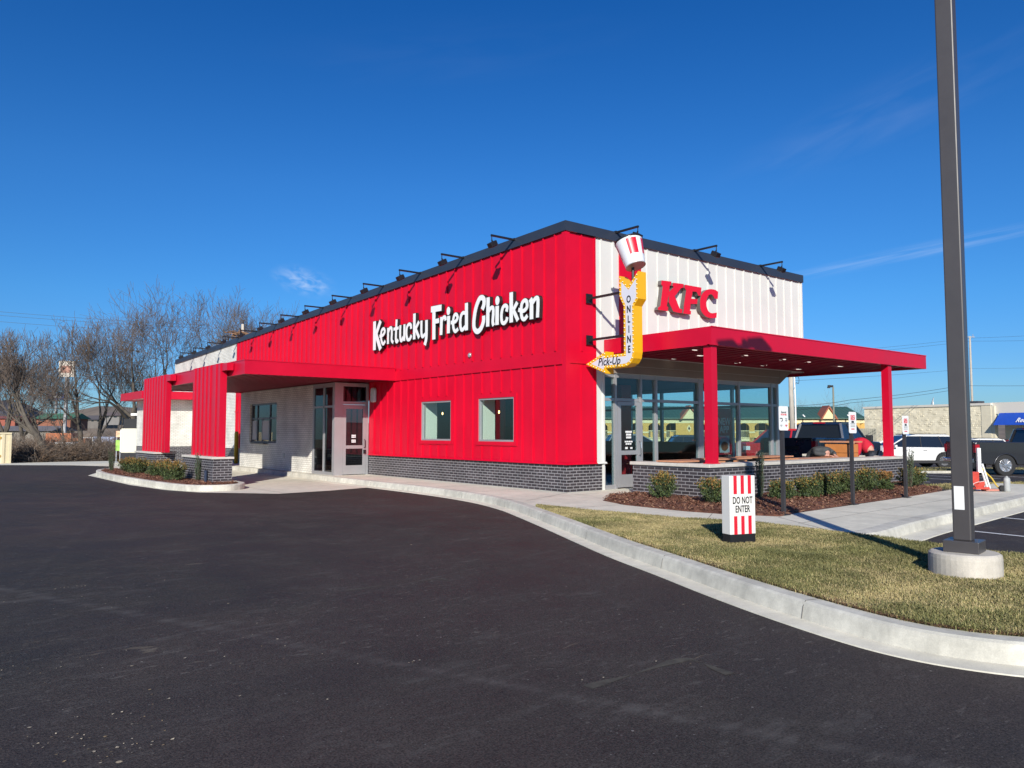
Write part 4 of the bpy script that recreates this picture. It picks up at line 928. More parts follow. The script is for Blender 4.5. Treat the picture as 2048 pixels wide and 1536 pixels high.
for z in (4.42,3.455):
    m=MB(); m.box(.60,.80,-.05,-.03,z-.11,z+.11); m.box(.66,.74,-.10,-.05,z-.05,z+.05); m.box(.665,.715,-1.20,-.10,z-.025,z+.025)
    child(m.build('bracket',BLACK,asg))
m=MB(); m.tube([(.675,-1.42,4.45),(.675,-1.42,4.95),(.675,-1.42,5.2)],.035,8); child(m.build('mast',BLACK,asg))
# the tilted bucket on the mast
bk_=thing('bucket_sign',(.675,-1.42,4.93),0,'tilted white bucket with red stripes on top of the arrow sign','sign')
top=Vector((.675,-1.30,5.50)); bot=Vector((.675,-1.50,4.93)); ax=(top-bot).normalized(); Hh=(top-bot).length
r0,r1=.215,.30
m=MB(); m.lathe(bot,[(r0,0),(r1,Hh)],40,ax,cap=False); child(m.build('bucket_side',mat('glossy_white_bucket',(.74,.75,.78),.25),bk_,smooth=True))
m=MB(); m.lathe(bot,[(0.001,.0),(r0-.02,-.001),(r0+.008,-.008),(r0+.006,.012)],40,ax,cap=False); child(m.build('bucket_base',mat('satin_steel',(.42,.40,.38),.4,metal=.3),bk_))
m=MB(); m.lathe(bot,[(r1,Hh-.01),(r1+.014,Hh),(r1+.012,Hh+.03),(r1-.05,Hh+.045),(.001,Hh+.05)],40,ax,cap=False); child(m.build('rim',BLACK,bk_))
m=MB(); m.ball(top+ax*.075,.045,10); child(m.build('cap_knob',MATS['satin_steel'],bk_,smooth=True))
w_=ax; a_=Vector((1,0,0)); x_=a_; x_=(x_-w_*x_.dot(w_)).normalized(); y_=w_.cross(x_)
def bp(ang,t,e=.004): rr=r0+(r1-r0)*t+e; return bot+w_*(Hh*t)+(x_*math.cos(ang)+y_*math.sin(ang))*rr
camd=(CAM-bot); base_ang=math.atan2(camd.dot(y_),camd.dot(x_))
def stripe(c,wid,t0,t1):
    m=MB(); K=8
    for k in range(K):
        a0=c-wid/2+wid*k/K; a1=c-wid/2+wid*(k+1)/K; m.face([bp(a0,t0),bp(a1,t0),bp(a1,t1),bp(a0,t1)])
    child(m.build('stripe',RL,bk_))
for c in (.25,1.50,2.75,-1.75): stripe(base_ang+c,.78,.34,.92)
# ------------------------------------------------------------------ do not enter sign
def dne():
    c=Vector((-3.315,-6.80,0)); c=CAM+(c-CAM)*.968; c.z=0; ang=math.atan2(-6.96+6.86,-3.23+3.55)   # direction of the wide face along the ground
    t=thing('lane_sign',(c.x,c.y,0),ang,'white box sign with red stripes on a black base, standing on the lawn','sign')
    w,dp=.185,.075
    m=MB(); m.box(-w,w,-dp,dp,-.03,.115); m.build('plinth',BLACK,t)
    m=MB(); m.box(-w-.003,w+.003,-dp-.003,dp+.003,.115,.82); m.build('cabinet',mat('white_sign_cabinet',(.74,.72,.67),.45),t,bevel=.004)
    RS=mat('red_vinyl_stripe',(.62,.012,.03),.5)
    for k in range(3):
        x=-.105+k*.105
        for a,z in ((.115,.335),(.60,.822)):
            m=MB(); m.box(x-.024,x+.024,-dp-.0055,-dp-.003,a,z)
            if z>.8: m.box(x-.024,x+.024,-dp-.003,-dp+.02,.8202,.8225)
            m.build('stripe',RS,t)
    put_text('word','DO NOT',.118,(0,-dp-.0045,.52),(1,0,0),BK,t,bold=.0016,sx=.60,space=1.03)
    put_text('word','ENTER',.118,(0,-dp-.0045,.415),(1,0,0),BK,t,bold=.0016,sx=.60,space=1.03)
    return t
dne()
# ------------------------------------------------------------------ parking signs on posts
PW=mat('white_sign_plate',(.78,.78,.76),.4); PR=mat('red_sign_print',(.60,.03,.05),.5); PB=mat('black_sign_print',(.03,.03,.035),.5); PG=mat('grey_sign_print',(.35,.37,.36),.5)
def psign(x,y,w,z0,z1,lab,kind):
    a=0.0
    t=thing('parking_sign',(x,y,0),a,lab,'sign','parking signs along the mulch bed')
    m=MB(); m.box(-.028,.028,-.028,.028,.0,z0+.05); m.build('post',mat('dark_bronze_post',(.035,.032,.034),.45,var=.1),t)
    m=MB(); m.box(-.09,.09,-.07,.07,.0,.012); m.build('base_plate',MATS['dark_bronze_post'],t)
    rr=.03; q=[]
    for cx_,cz,a0 in ((w/2-rr,z1-rr,0),(-w/2+rr,z1-rr,90),(-w/2+rr,z0+rr,180),(w/2-rr,z0+rr,270)):
        for k in range(5): an=R(a0+k*22.5); q.append((cx_+rr*math.cos(an),-.031,cz+rr*math.sin(an)))
    m=MB(); m.prism(q,(0,-.006,0)); m.build('plate',PW,t)
    Y=-.0378
    if kind==2:
        put_text('word','Reserved',.05,(0,Y,z1-.10),(1,0,0),PB,t,sx=.75); put_text('word','PICK-UP AREA',.042,(0,Y,z1-.14),(1,0,0),PR,t,sx=.62)
        m=MB(); m.tube([(-.11,Y,z1-.20),(-.05,Y,z1-.20),(-.04,Y,z1-.235),(-.07,Y,z1-.25)],.008,4); m.build('pictogram',PB,t)
        for k,(dx,dz) in enumerate(((.07,-.20),(.07,-.23),(-.075,-.31),(.07,-.31))):
            m=MB(); m.box(dx-.03,dx+.03,Y,Y+.003,z1+dz-.012,z1+dz+.006); m.box(dx-.012,dx+.012,Y,Y+.003,z1+dz-.03,z1+dz-.016); m.build('pictogram',PG if k!=3 else PR,t)
    else:
        put_text('word','QUICK',.068,(0,Y,z1-.085),(1,0,0),PR,t,bold=.002,sx=.75); put_text('word','PICK-UP',.060,(0,Y,z1-.135),(1,0,0),PR,t,bold=.002,sx=.7)
        m=MB(); m.box(-.045,.045,Y,Y+.003,z1-.205,z1-.168); m.build('pictogram',PB,t)
        m=MB()
        for k,zq in enumerate((.215,.245,.275)): m.box(-.085,.085,Y,Y+.003,z1-zq-.008,z1-zq+.008)
        m.build('small_print',PG,t)
        m=MB(); m.box(-.06,.06,Y,Y+.003,z1-.33,z1-.31); m.build('small_print',PR,t)
psign(-.35,-5.58,.27,1.375,1.772,'white parking sign with four pictograms on a dark post, nearest the camera',2)
psign(2.27,-5.38,.27,1.325,1.722,'red-lettered white parking sign on the middle dark post',1)
psign(4.59,-5.30,.27,1.30,1.68,'red-lettered white parking sign farthest from the camera, beside the red canopy post',1)
# ------------------------------------------------------------------ tall light pole on a concrete pier
POL=mat('bronze_grey_pole_paint',(.062,.056,.056),.42,var=.07,vscale=2,coat=.1)
lpz=thing('parking_light_pole',(-3.69,-9.575,0),R(9),'tall square bronze light pole on a round concrete pier in the lawn','light pole')
m=MB(); pr=[(.31,-.15),(.31,.17),(.305,.205),(.285,.22),(.0,.225)]; m.lathe((0,0,0),pr,40); m.build('concrete_pier',concrete('cast_pier_concrete',(.50,.46,.39),.2),lpz,smooth=False)
m=MB(); m.box(-.15,.15,-.15,.15,.222,.33); m.build('base_cover',POL,lpz,bevel=.006)
m=MB(); 
for k in range(4):
    pass
i0=len(m.v); hw0,hw1=.078,.078
m.box(-.078,.078,-.078,.078,.33,7.5); m.build('shaft',POL,lpz,bevel=.012)
m=MB(); m.box(-.0805,-.078,-.03,.055,.62,.84); m.build('label_plate',PW,lpz)
for s_ in (-1,1):
    m=MB(); m.box(min(s_*.078,s_*.30),max(s_*.078,s_*.30),-.03,.03,7.34,7.42); m.build('arm',POL,lpz)
    m=MB(); m.box(min(s_*.30,s_*.95),max(s_*.30,s_*.95),-.19,.19,7.33,7.43); m.build('luminaire',POL,lpz,bevel=.02)
# ------------------------------------------------------------------ PATIO FURNITURE
TM=mat('terracotta_slat_top',(.50,.235,.13),.55,var=.12,vscale=9)
def table(x,y,lx,ly,z,rz,lab,bench=False):
    t=thing('patio_table',(x,y,0),R(rz),lab,'table','tables on the patio')
    m=MB(); n=max(3,int(ly/.13)); w=ly/n
    for k in range(n): m.box(-lx/2,lx/2,-ly/2+k*w+.004,-ly/2+(k+1)*w-.004,z-.03,z)
    m.build('table_top',TM,t)
    m=MB(); m.box(-lx/2+.03,lx/2-.03,-ly/2+.03,ly/2-.03,z-.06,z-.031); m.build('frame',BLACK,t)
    for s in (-1,1):
        m=MB(); m.box(s*lx*.3-.04,s*lx*.3+.04,-.04,.04,.03,z-.06); m.box(s*lx*.3-.04,s*lx*.3+.04,-ly*.4,ly*.4,.01,.04); m.build('leg',BLACK,t)
    return t
table(1.55,-2.0,1.0,.62,.74,0,'slatted orange brown patio table left of the near red post, by the corner')
table(3.35,-1.7,1.5,.62,.74,0,'slatted orange brown patio table right of the near red post')
table(5.0,-1.75,1.55,.62,.755,0,'slatted orange brown patio table in front of the red pickup behind the glass')
table(6.05,-2.35,2.7,.50,.705,0,'long slatted patio table top in front of the dark blue pickup, holding the grey jacket')
def chair(x,y,rz,lab):
    t=thing('patio_chair',(x,y,0),R(rz),lab,'chair','chairs on the patio')
    m=MB(); m.box(-.22,.22,-.22,.22,.43,.46); m.build('seat',WOOD,t)
    m=MB(); m.box(-.22,.22,.19,.23,.52,.73); 
    m.build('backrest',WOOD,t)
    for a,c in ((-.2,-.2),(.2,-.2),(-.2,.2),(.2,.2)):
        m=MB(); m.box(a-.015,a+.015,c-.015,c+.015,0,.43 if c<0 else .70); m.build('leg',BLACK,t)
for k,(x,y,l) in enumerate([(1.9,-2.45,'low wooden patio chair just left of the near red post, back to the wall'),(2.75,-2.4,'low wooden patio chair just right of the near red post'),(3.9,-2.4,'wooden patio chair with ribbed back, behind the lane sign'),(4.75,-2.45,'wooden patio chair with ribbed back, behind the parking sign nearest the camera')]): chair(x,y,180,l)
t=thing('litter_bin',(8.15,-1.8,0),0,'square litter bin housing clad in orange brown boards with a flat lid','litter bin')
m=MB(); m.box(7.86,8.36,-2.38,-1.70,.02,1.03); child(m.build('cabinet',BLACK,t))
m=MB()
for k in range(4): m.box(7.89,8.33,-2.40,-2.38,.06+k*.245,.06+k*.245+.235); m.box(7.84,7.86,-2.34,-1.74,.06+k*.245,.06+k*.245+.235)
child(m.build('boards',mat('orange_wood_board',(.52,.20,.06),.5,var=.1,vscale=6),t))
m=MB(); m.box(7.78,8.44,-2.46,-1.62,1.06,1.10); child(m.build('lid',TM,t))
# ------------------------------------------------------------------ PEOPLE
def skinmesh(name,joints,edges,m,parent,sub=2,smooth=True):
    me=bpy.data.meshes.new(name); me.from_pydata([j[0] for j in joints],edges,[]); o=bpy.data.objects.new(name,me); COL.objects.link(o); o.parent=parent
    md=o.modifiers.new('skin','SKIN'); md.use_smooth_shade=True
    for k,j in enumerate(joints):
        r=j[1] if isinstance(j[1],tuple) else (j[1],j[1]); me.skin_vertices[0].data[k].radius=r; me.skin_vertices[0].data[k].use_root=(k==0)
    s=o.modifiers.new('sub','SUBSURF'); s.levels=sub; s.render_levels=sub; me.materials.append(m); return o
SKIN=mat('skin_tone',(.50,.27,.20),.55); RJ=mat('red_jacket_cloth',(.50,.008,.03),.8,var=.12,vscale=12); GJ=mat('charcoal_jacket_cloth',(.055,.06,.062),.85,var=.25,vscale=10,bump=.4,bscale=20); JE=mat('dark_jeans_cloth',(.03,.035,.05),.85); HR=mat('dark_hair',(.02,.013,.01),.6)
def hand(name,wrist,dirv,palm,parent,curl=.5):
    "palm with four unequal bent fingers and a thumb leaving its side"
    w=Vector(wrist); d=Vector(dirv).normalized(); n=Vector(palm).normalized(); s=d.cross(n).normalized(); J=[(w,.028),(w+d*.045,.034)]; E_=[(0,1)]
    for k,(off,ln) in enumerate(((-.030,.075),(-.010,.085),(.010,.08),(.029,.062))):
        b0=w+d*.085+s*off; b1=b0+d*ln*.45-n*ln*.12*curl*2; b2=b1+d*ln*.25-n*ln*.4*curl; i=len(J); J+=[(b0,.011),(b1,.0095),(b2,.008)]; E_+=[(1,i),(i,i+1),(i+1,i+2)]
    i=len(J); J+=[(w+d*.04-s*.045,.012),(w+d*.075-s*.06-n*.01,.010)]; E_+=[(1,i),(i,i+1)]
    return skinmesh(name,J,E_,SKIN,parent,1)
def bent_person():
    t=thing('person',(9.0,-2.2,.04),R(-38.6),'person in a red hooded jacket bending forward behind the litter bin','person','people working on the patio'); t.scale=(.92,.92,.92)
    # local coordinates: bends toward -x, hips at +x
    J=[((.18,0,.86),(.15,.16)),((.10,0,1.0),(.15,.17)),((-.05,0,1.08),(.13,.19)),((-.20,0,1.10),(.11,.18)),((-.30,0,1.08),.06),((-.36,0,1.08),.085),((-.44,0,1.07),.095),
       ((.20,.10,.80),.10),((.14,.12,.45),.075),((.20,.12,.08),.05),((.08,.12,.04),.045),((.20,-.10,.80),.10),((.16,-.12,.45),.075),((.22,-.12,.08),.05),((.10,-.12,.04),.045),
       ((-.20,.19,1.06),.06),((-.24,.24,.82),.045),((-.30,.18,.62),.035),((-.20,-.19,1.06),.06),((-.24,-.24,.82),.045),((-.32,-.16,.62),.035)]
    E_=[(0,1),(1,2),(2,3),(3,4),(4,5),(5,6),(0,7),(7,8),(8,9),(9,10),(0,11),(11,12),(12,13),(13,14),(3,15),(15,16),(16,17),(3,18),(18,19),(19,20)]
    body=skinmesh('body',J,E_,SKIN,t)
    Jj=[((.20,0,.80),(.175,.19)),((.12,0,.98),(.175,.20)),((-.05,0,1.09),(.155,.215)),((-.21,0,1.11),(.135,.205)),((-.31,0,1.11),.09),((-.20,.20,1.06),.08),((-.24,.25,.82),.065),((-.29,.19,.66),.052),((-.20,-.20,1.06),.08),((-.24,-.25,.82),.065),((-.31,-.17,.66),.052)]
    skinmesh('jacket',Jj,[(0,1),(1,2),(2,3),(3,4),(3,5),(5,6),(6,7),(3,8),(8,9),(9,10)],RJ,t)
    Jt=[((.19,0,.84),(.165,.175)),((.20,.10,.76),.12),((.14,.12,.45),.095),((.20,.12,.12),.075),((.20,-.10,.76),.12),((.16,-.12,.45),.095),((.22,-.12,.12),.075)]
    skinmesh('trousers',Jt,[(0,1),(1,2),(2,3),(0,4),(4,5),(5,6)],JE,t)
    m=MB(); m.ball((-.42,0,1.11),.118,14,sq=(1.05,.9,.85)); m.build('hair',HR,t,smooth=True)
    m=MB(); m.tube([(-.55,0,1.03),(-.575,0,1.0),(-.55,0,.99)],.012,6); m.build('nose',SKIN,t,smooth=True)
    for s in (-1,1): hand('hand',(-.305,.17*s,.61),(-.3,0,-1),(0,-s,0),t,.5)
bent_person()
def leaning_person():
    t=thing('person',(7.22,-1.98,0),R(-20),'person in a charcoal hooded jacket leaning over the long table with both hands on it','person','people working on the patio')
    z=.705
    J=[((0,.42,.60),(.15,.15)),((0,.30,.72),(.16,.14)),((0,.12,.84),(.18,.12)),((0,-.04,.86),(.17,.10)),((0,-.12,.835),.055),((0,-.19,.80),.085),((0,-.26,.785),.085),
       ((.10,.42,.50),.10),((.11,.20,.28),.07),((.11,.45,.06),.05),((-.10,.42,.50),.10),((-.11,.20,.28),.07),((-.11,.45,.06),.05),
       ((.21,-.05,.85),.058),((.29,-.12,.76),.045),((.13,-.34,z+.035),.03),((-.21,-.05,.85),.058),((-.29,-.12,.76),.045),((-.05,-.36,z+.035),.03)]
    E_=[(0,1),(1,2),(2,3),(3,4),(4,5),(5,6),(0,7),(7,8),(8,9),(0,10),(10,11),(11,12),(3,13),(13,14),(14,15),(3,16),(16,17),(17,18)]
    skinmesh('body',J,E_,SKIN,t)
    Jj=[((0,.44,.58),(.18,.17)),((0,.30,.73),(.19,.16)),((0,.12,.855),(.21,.145)),((0,-.04,.88),(.21,.125)),((0,-.15,.85),(.13,.12)),((0,-.24,.815),(.115,.115)),((.22,-.05,.85),.082),((.30,-.12,.785),.07),((.17,-.28,z+.06),.055),((-.22,-.05,.85),.082),((-.30,-.12,.785),.07),((-.10,-.30,z+.06),.055)]
    skinmesh('jacket',Jj,[(0,1),(1,2),(2,3),(3,4),(4,5),(3,6),(6,7),(7,8),(3,9),(9,10),(10,11)],GJ,t)
    Jt=[((0,.43,.57),(.155,.155)),((.10,.42,.48),.12),((.11,.20,.28),.09),((.11,.45,.10),.07),((-.10,.42,.48),.12),((-.11,.20,.28),.09),((-.11,.45,.10),.07)]
    skinmesh('trousers',Jt,[(0,1),(1,2),(2,3),(0,4),(4,5),(5,6)],JE,t)
    m=MB(); m.box(-.2,.2,.25,.62,.42,.455); 
    hand('hand',(.135,-.33,z+.03),(-.35,-1,-.15),(0,0,1),t,.35); hand('hand',(-.05,-.35,z+.03),(.3,-1,-.15),(0,0,1),t,.35)
leaning_person()
# ------------------------------------------------------------------ VEHICLES
TYR=mat('tyre_rubber',(.018,.018,.019),.8); RIM=mat('bright_alloy',(.55,.55,.57),.3,metal=.8); DRIM=mat('dark_alloy',(.30,.30,.31),.3,metal=.6); CG=mat('car_window_glass',(.012,.016,.022),.08,spec=.8); TRIM=mat('black_plastic_trim',(.02,.02,.022),.6); TL=mat('tail_lamp_red',(.35,.01,.02),.25); HL=mat('headlamp_lens',(.6,.6,.62),.2); CHR=mat('chrome_trim',(.6,.6,.62),.15,metal=1)
def paint(n,c,metal=.0): return mat(n,c,.28,metal=metal,spec=.6,coat=.6,var=.03,vscale=2)
def wheel(parent,x,y,r,rimm,side,spokes=14):
    m=MB(); wd=.25
    m.lathe((x,y,r),[(r*.62,-wd/2),(r*.93,-wd/2),(r,-wd/2+.04),(r,wd/2-.04),(r*.93,wd/2),(r*.62,wd/2)],28,(0,side,0),cap=False); o=m.build('wheel',TYR,parent)
    m=MB(); m.lathe((x,y,r),[(r*.64,wd/2-.02),(r*.60,wd/2-.01),(r*.58,wd/2-.05),(.001,wd/2-.07)],28,(0,side,0),cap=False)
    for k in range(spokes):
        a=2*math.pi*k/spokes; c=Vector((math.cos(a),0,math.sin(a))); p=Vector((x,y+side*(wd/2-.025),r))
        m.obox(p+c*r*.32,c*r*.29,Vector((-math.sin(a),0,math.cos(a)))*.018,Vector((0,.012,0)))
    m.lathe((x,y,r),[(.075,wd/2-.03),(.06,wd/2-.005),(.001,wd/2)],14,(0,side,0),cap=False)
    m.build('rim',rimm,o)
def arch(cx_,r,z0,n=10): return [(cx_+r*math.cos(math.pi*k/n),max(z0,.40+ r*math.sin(math.pi*k/n))) for k in range(n+1)]
def suv(name,loc,az,P,lab,rimm=DRIM,L=5.0,Wd=1.95,H=1.75,wb=3.02,group='vehicles in the car park beyond'):
    t=thing(name,loc,R(90-az),lab,'car',group); h=L/2; fx=wb/2+.05; rx=-wb/2+.05; belt=1.04; zs=.30
    prof=[(h-.02,.40),(h,.62),(h-.06,.86),(h-.30,.98),(h-1.25,belt+.06),(-h+.30,belt+.02),(-h+.02,.98),(-h,.70),(-h+.06,.36)]
    low=[(-h+.25,zs)]+arch(rx,.43,zs)[::-1]+arch(fx,.43,zs)[::-1]+[(h-.3,zs)]
    m=MB(); poly=[(x,-Wd/2,z) for x,z in prof+low]
    m.prism(poly,(0,Wd,0)); m.build('body',P,t,bevel=.05)
    # cabin
    a0,a1,b0,b1=h-1.15,-h+.18,h-2.25,-h+.60; w0=Wd/2-.05; w1=Wd/2-.24; zt=H-.09
    m=MB(); V=[(a0,w0,belt),(a0,-w0,belt),(a1,-w0,belt),(a1,w0,belt),(b0,w1,zt),(b0,-w1,zt),(b1,-w1,zt),(b1,w1,zt)]
    for q in ((0,1,5,4),(1,2,6,5),(2,3,7,6),(3,0,4,7)): m.face([V[k] for k in q])
    m.build('window',CG,t)
    m=MB(); m.prism([(b0+.05,-w1-.02,zt-.02),(b0-.5,-w1-.02,H),(b1+.3,-w1-.02,H-.01),(b1-.1,-w1-.02,zt-.04)],(0,2*w1+.04,0)); 
    for s in (-1,1):
        m.tube([(a0+.03,s*w0,belt),(b0+.03,s*w1,zt)],.035,6)
        m.tube([(a1-.02,s*w0,belt),(b1-.02,s*w1,zt)],.045,6)
        m.tube([(b1+.45,s*(w0+.005),belt),(b1+.62,s*(w1+.005),zt)],.022,6,1)
        m.tube([((a0+a1)/2+.15,s*(w0+.003),belt),((a0+a1)/2+.12,s*(w1+.003),zt)],.022,6,1)
        m.tube([(b0-.1,s*w1,H-.01),(b1+.2,s*w1,H-.01)],.025,6,1)
    m.build('roof',[P,TRIM],t)
    m=MB()
    for s in (-1,1): m.box(min(a1+.1,a0),a0-.1,s*(Wd/2)+(-.012 if s<0 else .0),s*(Wd/2)+(.0 if s<0 else .012),zs-.02,zs+.10)
    m.build('sill_trim',TRIM,t)
    m=MB()
    for s in (-1,1): m.box(-h-.01,-h+.22,min(s*(Wd/2-.35),s*(Wd/2+.006)),max(s*(Wd/2-.35),s*(Wd/2+.006)),.86,.98)
    m.build('tail_lamp',TL,t)
    m=MB()
    for s in (-1,1): m.box(h-.32,h+.0,min(s*(Wd/2-.4),s*(Wd/2+.006)),max(s*(Wd/2-.4),s*(Wd/2+.006)),.72,.82)
    m.build('headlight',HL,t)
    for s in (-1,1):
        m=MB(); m.obox((a0-.32,s*(Wd/2+.09),belt+.09),(.06,0,0),(0,.10,0),(0,0,.07)); m.build('mirror',P,t,bevel=.02)
        m=MB(); m.box(a0-.95,a0-.75,min(s*Wd/2,s*(Wd/2+.02)),max(s*Wd/2,s*(Wd/2+.02)),.90,.925); m.box(a0-1.95,a0-1.75,min(s*Wd/2,s*(Wd/2+.02)),max(s*Wd/2,s*(Wd/2+.02)),.90,.925); m.build('door_handle',CHR,t)
        for x in (fx,rx): wheel(t,x,s*(Wd/2-.13),.40,rimm,s)
    return t
def pickup(name,loc,az,P,lab,rimm=RIM,L=5.9,Wd=2.0,H=1.95,wb=3.7,group='vehicles in the car park beyond',r=.41,cabback=-.55):
    t=thing(name,loc,R(90-az),lab,'pickup truck',group); h=L/2; fx=wb/2+.15; rx=-wb/2+.15; belt=1.22; zs=.45; rail=1.38; hood=1.22
    prof=[(h-.05,.50),(h,.75),(h-.03,1.08),(h-.25,hood-.04),(h-1.25,hood+.03),(cabback,hood+.06),(cabback-.01,rail-.02),(-h+.04,rail),(-h,1.30),(-h+.01,.60)]
    low=[(-h+.12,zs+.05)]+arch(rx,.50,zs)[::-1]+arch(fx,.50,zs)[::-1]+[(h-.3,zs)]
    m=MB()
    for s in (-1,1): m.prism([(x,s*(Wd/2),z) for x,z in prof+low],(0,-s*.10,0))
    m.box(cabback,h-.06,-Wd/2+.10,Wd/2-.10,zs,hood-.02); m.box(-h,-h+.07,-Wd/2+.10,Wd/2-.10,.60,rail-.01); m.box(-h+.07,cabback,-Wd/2+.1,Wd/2-.1,.72,.80); m.box(cabback-.05,cabback+.03,-Wd/2+.10,Wd/2-.10,.7,rail-.03)
    m.build('body',P,t,bevel=.03)
    m=MB(); m.box(-h-.012,-h,-.42,.42,.98,1.10); m.box(-h-.02,-h,-Wd/2+.12,Wd/2-.12,rail-.05,rail-.0); m.build('tailgate_trim',TRIM,t)
    m=MB(); m.box(-h-.14,-h+.02,-Wd/2+.08,Wd/2-.08,.52,.70); m.build('rear_bumper',CHR if rimm is RIM else TRIM,t,bevel=.03)
    a0,a1,b0,b1=h-1.35,cabback+.02,h-2.05,cabback+.22; w0=Wd/2-.07; w1=Wd/2-.25; zt=H-.07
    m=MB(); V=[(a0,w0,belt),(a0,-w0,belt),(a1,-w0,belt),(a1,w0,belt),(b0,w1,zt),(b0,-w1,zt),(b1,-w1,zt),(b1,w1,zt)]
    for q in ((0,1,5,4),(1,2,6,5),(2,3,7,6),(3,0,4,7)): m.face([V[k] for k in q])
    m.build('window',CG,t)
    m=MB(); m.prism([(b0+.06,-w1-.02,zt-.02),(b0-.35,-w1-.02,H),(b1+.1,-w1-.02,H),(b1-.05,-w1-.02,zt-.03)],(0,2*w1+.04,0))
    for s in (-1,1):
        m.tube([(a0+.02,s*w0,belt),(b0+.02,s*w1,zt)],.045,6); m.tube([(a1+.0,s*w0,belt-.05),(b1+.0,s*w1,zt)],.075,6); m.tube([((a0+a1)/2-.05,s*(w0+.004),belt),((b0+b1)/2-.02,s*(w1+.004),zt)],.05,6)
    m.build('roof',P,t)
    m=MB(); m.box(b1-.09,b1-.05,-.22,.22,H-.06,H-.01); m.build('brake_lamp',TL,t)
    m=MB()
    for s in (-1,1):
        y0,y1=sorted((s*(Wd/2-.14),s*(Wd/2+.008))); m.box(-h-.008,-h+.17,y0,y1,.95,1.27)
    m.build('tail_lamp',TL,t)
    m=MB()
    for s in (-1,1): m.box(h-.22,h+.0,min(s*(Wd/2-.35),s*(Wd/2+.006)),max(s*(Wd/2-.35),s*(Wd/2+.006)),.85,1.05)
    m.build('headlight',HL,t)
    for s in (-1,1):
        m=MB(); m.obox((a0-.25,s*(Wd/2+.12),belt+.12),(.06,0,0),(0,.12,0),(0,0,.12)); m.build('mirror',TRIM,t,bevel=.02)
        m=MB()
        n=10
        for k in range(n):
            pass
        for cx_ in (rx,fx):
            q=[(cx_+.50*math.cos(math.pi*k/12),.40+.50*math.sin(math.pi*k/12)) for k in range(13)]
            m.tube([(x,s*(Wd/2+.005),max(z,zs)) for x,z in q],.035,6)
        m.build('wheel_arch',P,t,smooth=True)
        for x in (fx,rx): wheel(t,x,s*(Wd/2-.12),r,rimm,s,10)
    return t
NB=paint('dark_navy_car_paint',(.012,.022,.045)); GP=paint('graphite_car_paint',(.030,.030,.033),.3); WP=paint('white_car_paint',(.72,.72,.70)); RP=paint('red_car_paint',(.42,.012,.015)); MP=paint('maroon_car_paint',(.12,.01,.015))
def azof(dr,df): return math.degrees(YAW)+math.degrees(math.atan2(dr,df))
def place(fn,name,u,D,off_along,az,P,lab,**k):
    "position so that the named pixel column and depth is where the reference point of the vehicle stands"
    p=at(u,D,0); d=Vector((math.sin(R(az)),math.cos(R(az)),0)); c=p+d*off_along; return fn(name,(c.x,c.y,g(c.x,c.y)),az,P,lab,**k)
azb=84.6
c=at(1628,26.0,0)+Vector((math.sin(R(azb)),math.cos(R(azb)),0))*2.95+Vector((-math.cos(R(azb)),math.sin(R(azb)),0))*1.0
pickup('pickup_truck',(c.x,c.y,g(c.x,c.y)),azb,NB,'dark navy pickup truck seen from behind, just past the patio litter bin',rimm=DRIM)
# white suv, front to the left
place(suv,'parked_car',1864,40,1.46,azof(-1,0.02),WP,'white sport utility vehicle with black spoked wheels parked side-on beyond the patio')
place(pickup,'pickup_truck',1972,32.0,1.70,azof(1,.06),GP,'dark graphite pickup truck cut by the right edge of the photograph',r=.44,cabback=-.15)
place(pickup,'pickup_truck',1510,41,-1.9,azof(-1,-.15),RP,'bright red pickup truck standing behind the glass corner of the dining room',r=.44)
place(suv,'parked_car',1935,52,0,azof(-1,.25),WP,'white boxy car whose dark windows show above the graphite truck bed',L=4.7)
place(suv,'parked_car',2000,57,0,azof(-.8,.6),MP,'maroon car half hidden behind the graphite truck, left of the blue awning',L=4.6)
place(suv,'parked_car',1395,60,0,azof(1,.0),paint('blue_grey_car_paint',(.03,.05,.08)),'blue grey car seen only through the restaurant glass, beside the red pillar')
place(suv,'parked_car',1270,58,0,azof(1,.1),paint('silver_car_paint',(.35,.36,.38),.3),'silver car seen only through the front door glass')
# ------------------------------------------------------------------ SAW CART, LITTLE THINGS BY THE WALK
c0=at(1955,17.6,0)
t=thing('saw_cart',(c0.x,c0.y,.0),R(-38.6),'red wheeled concrete saw cart with hoses and upright white slats at the walk end','tool cart')
m=MB(); m.box(-.35,.10,-.15,.15,.05,.10); m.obox((-.22,0,.30),(.12,0,0),(0,.10,0),(0,0,.14)); m.obox((-.10,.02,.14),(.12,0,.03),(0,.12,0),(0,0,.06)); m.tube([(-.30,-.1,.1),(-.36,-.1,.55),(-.34,.1,.55),(-.28,.1,.1)],.014,6); m.build('frame',mat('safety_red_paint',(.5,.05,.03),.5,var=.2,vscale=10),t,bevel=.01)
m=MB(); m.box(-.075,.0,-.03,.03,.42,.98); m.build('upright_slat',PW,t)
m=MB(); m.tube([(-.02,0,.62),(.14,0,.06)],.022,6); m.tube([(.04,0,.62),(.21,.02,.06)],.022,6); m.build('slat',PW,t)
m=MB(); m.tube(catmull([(.02,0,.52),(.15,.03,.40),(.28,.05,.28),(.36,.02,.12),(.44,0,.05)],5),.018,6); m.build('yellow_hose',mat('yellow_hose_rubber',(.6,.42,.05),.6),t,smooth=True)
m=MB(); r=random.Random(12)
for k in range(5): m.tube(catmull([(-.35+r.uniform(0,.45),r.uniform(-.15,.1),r.uniform(.04,.3)) for _ in range(5)],4),.009,5)
m.build('cable',mat('white_cable',(.6,.45,.42),.6),t,smooth=True)
for x in (-.28,.40):
    m=MB(); m.lathe((x,-.12,.07),[(.07,-.03),(.07,.03)],16,(0,1,0)); m.build('wheel',TYR,t)
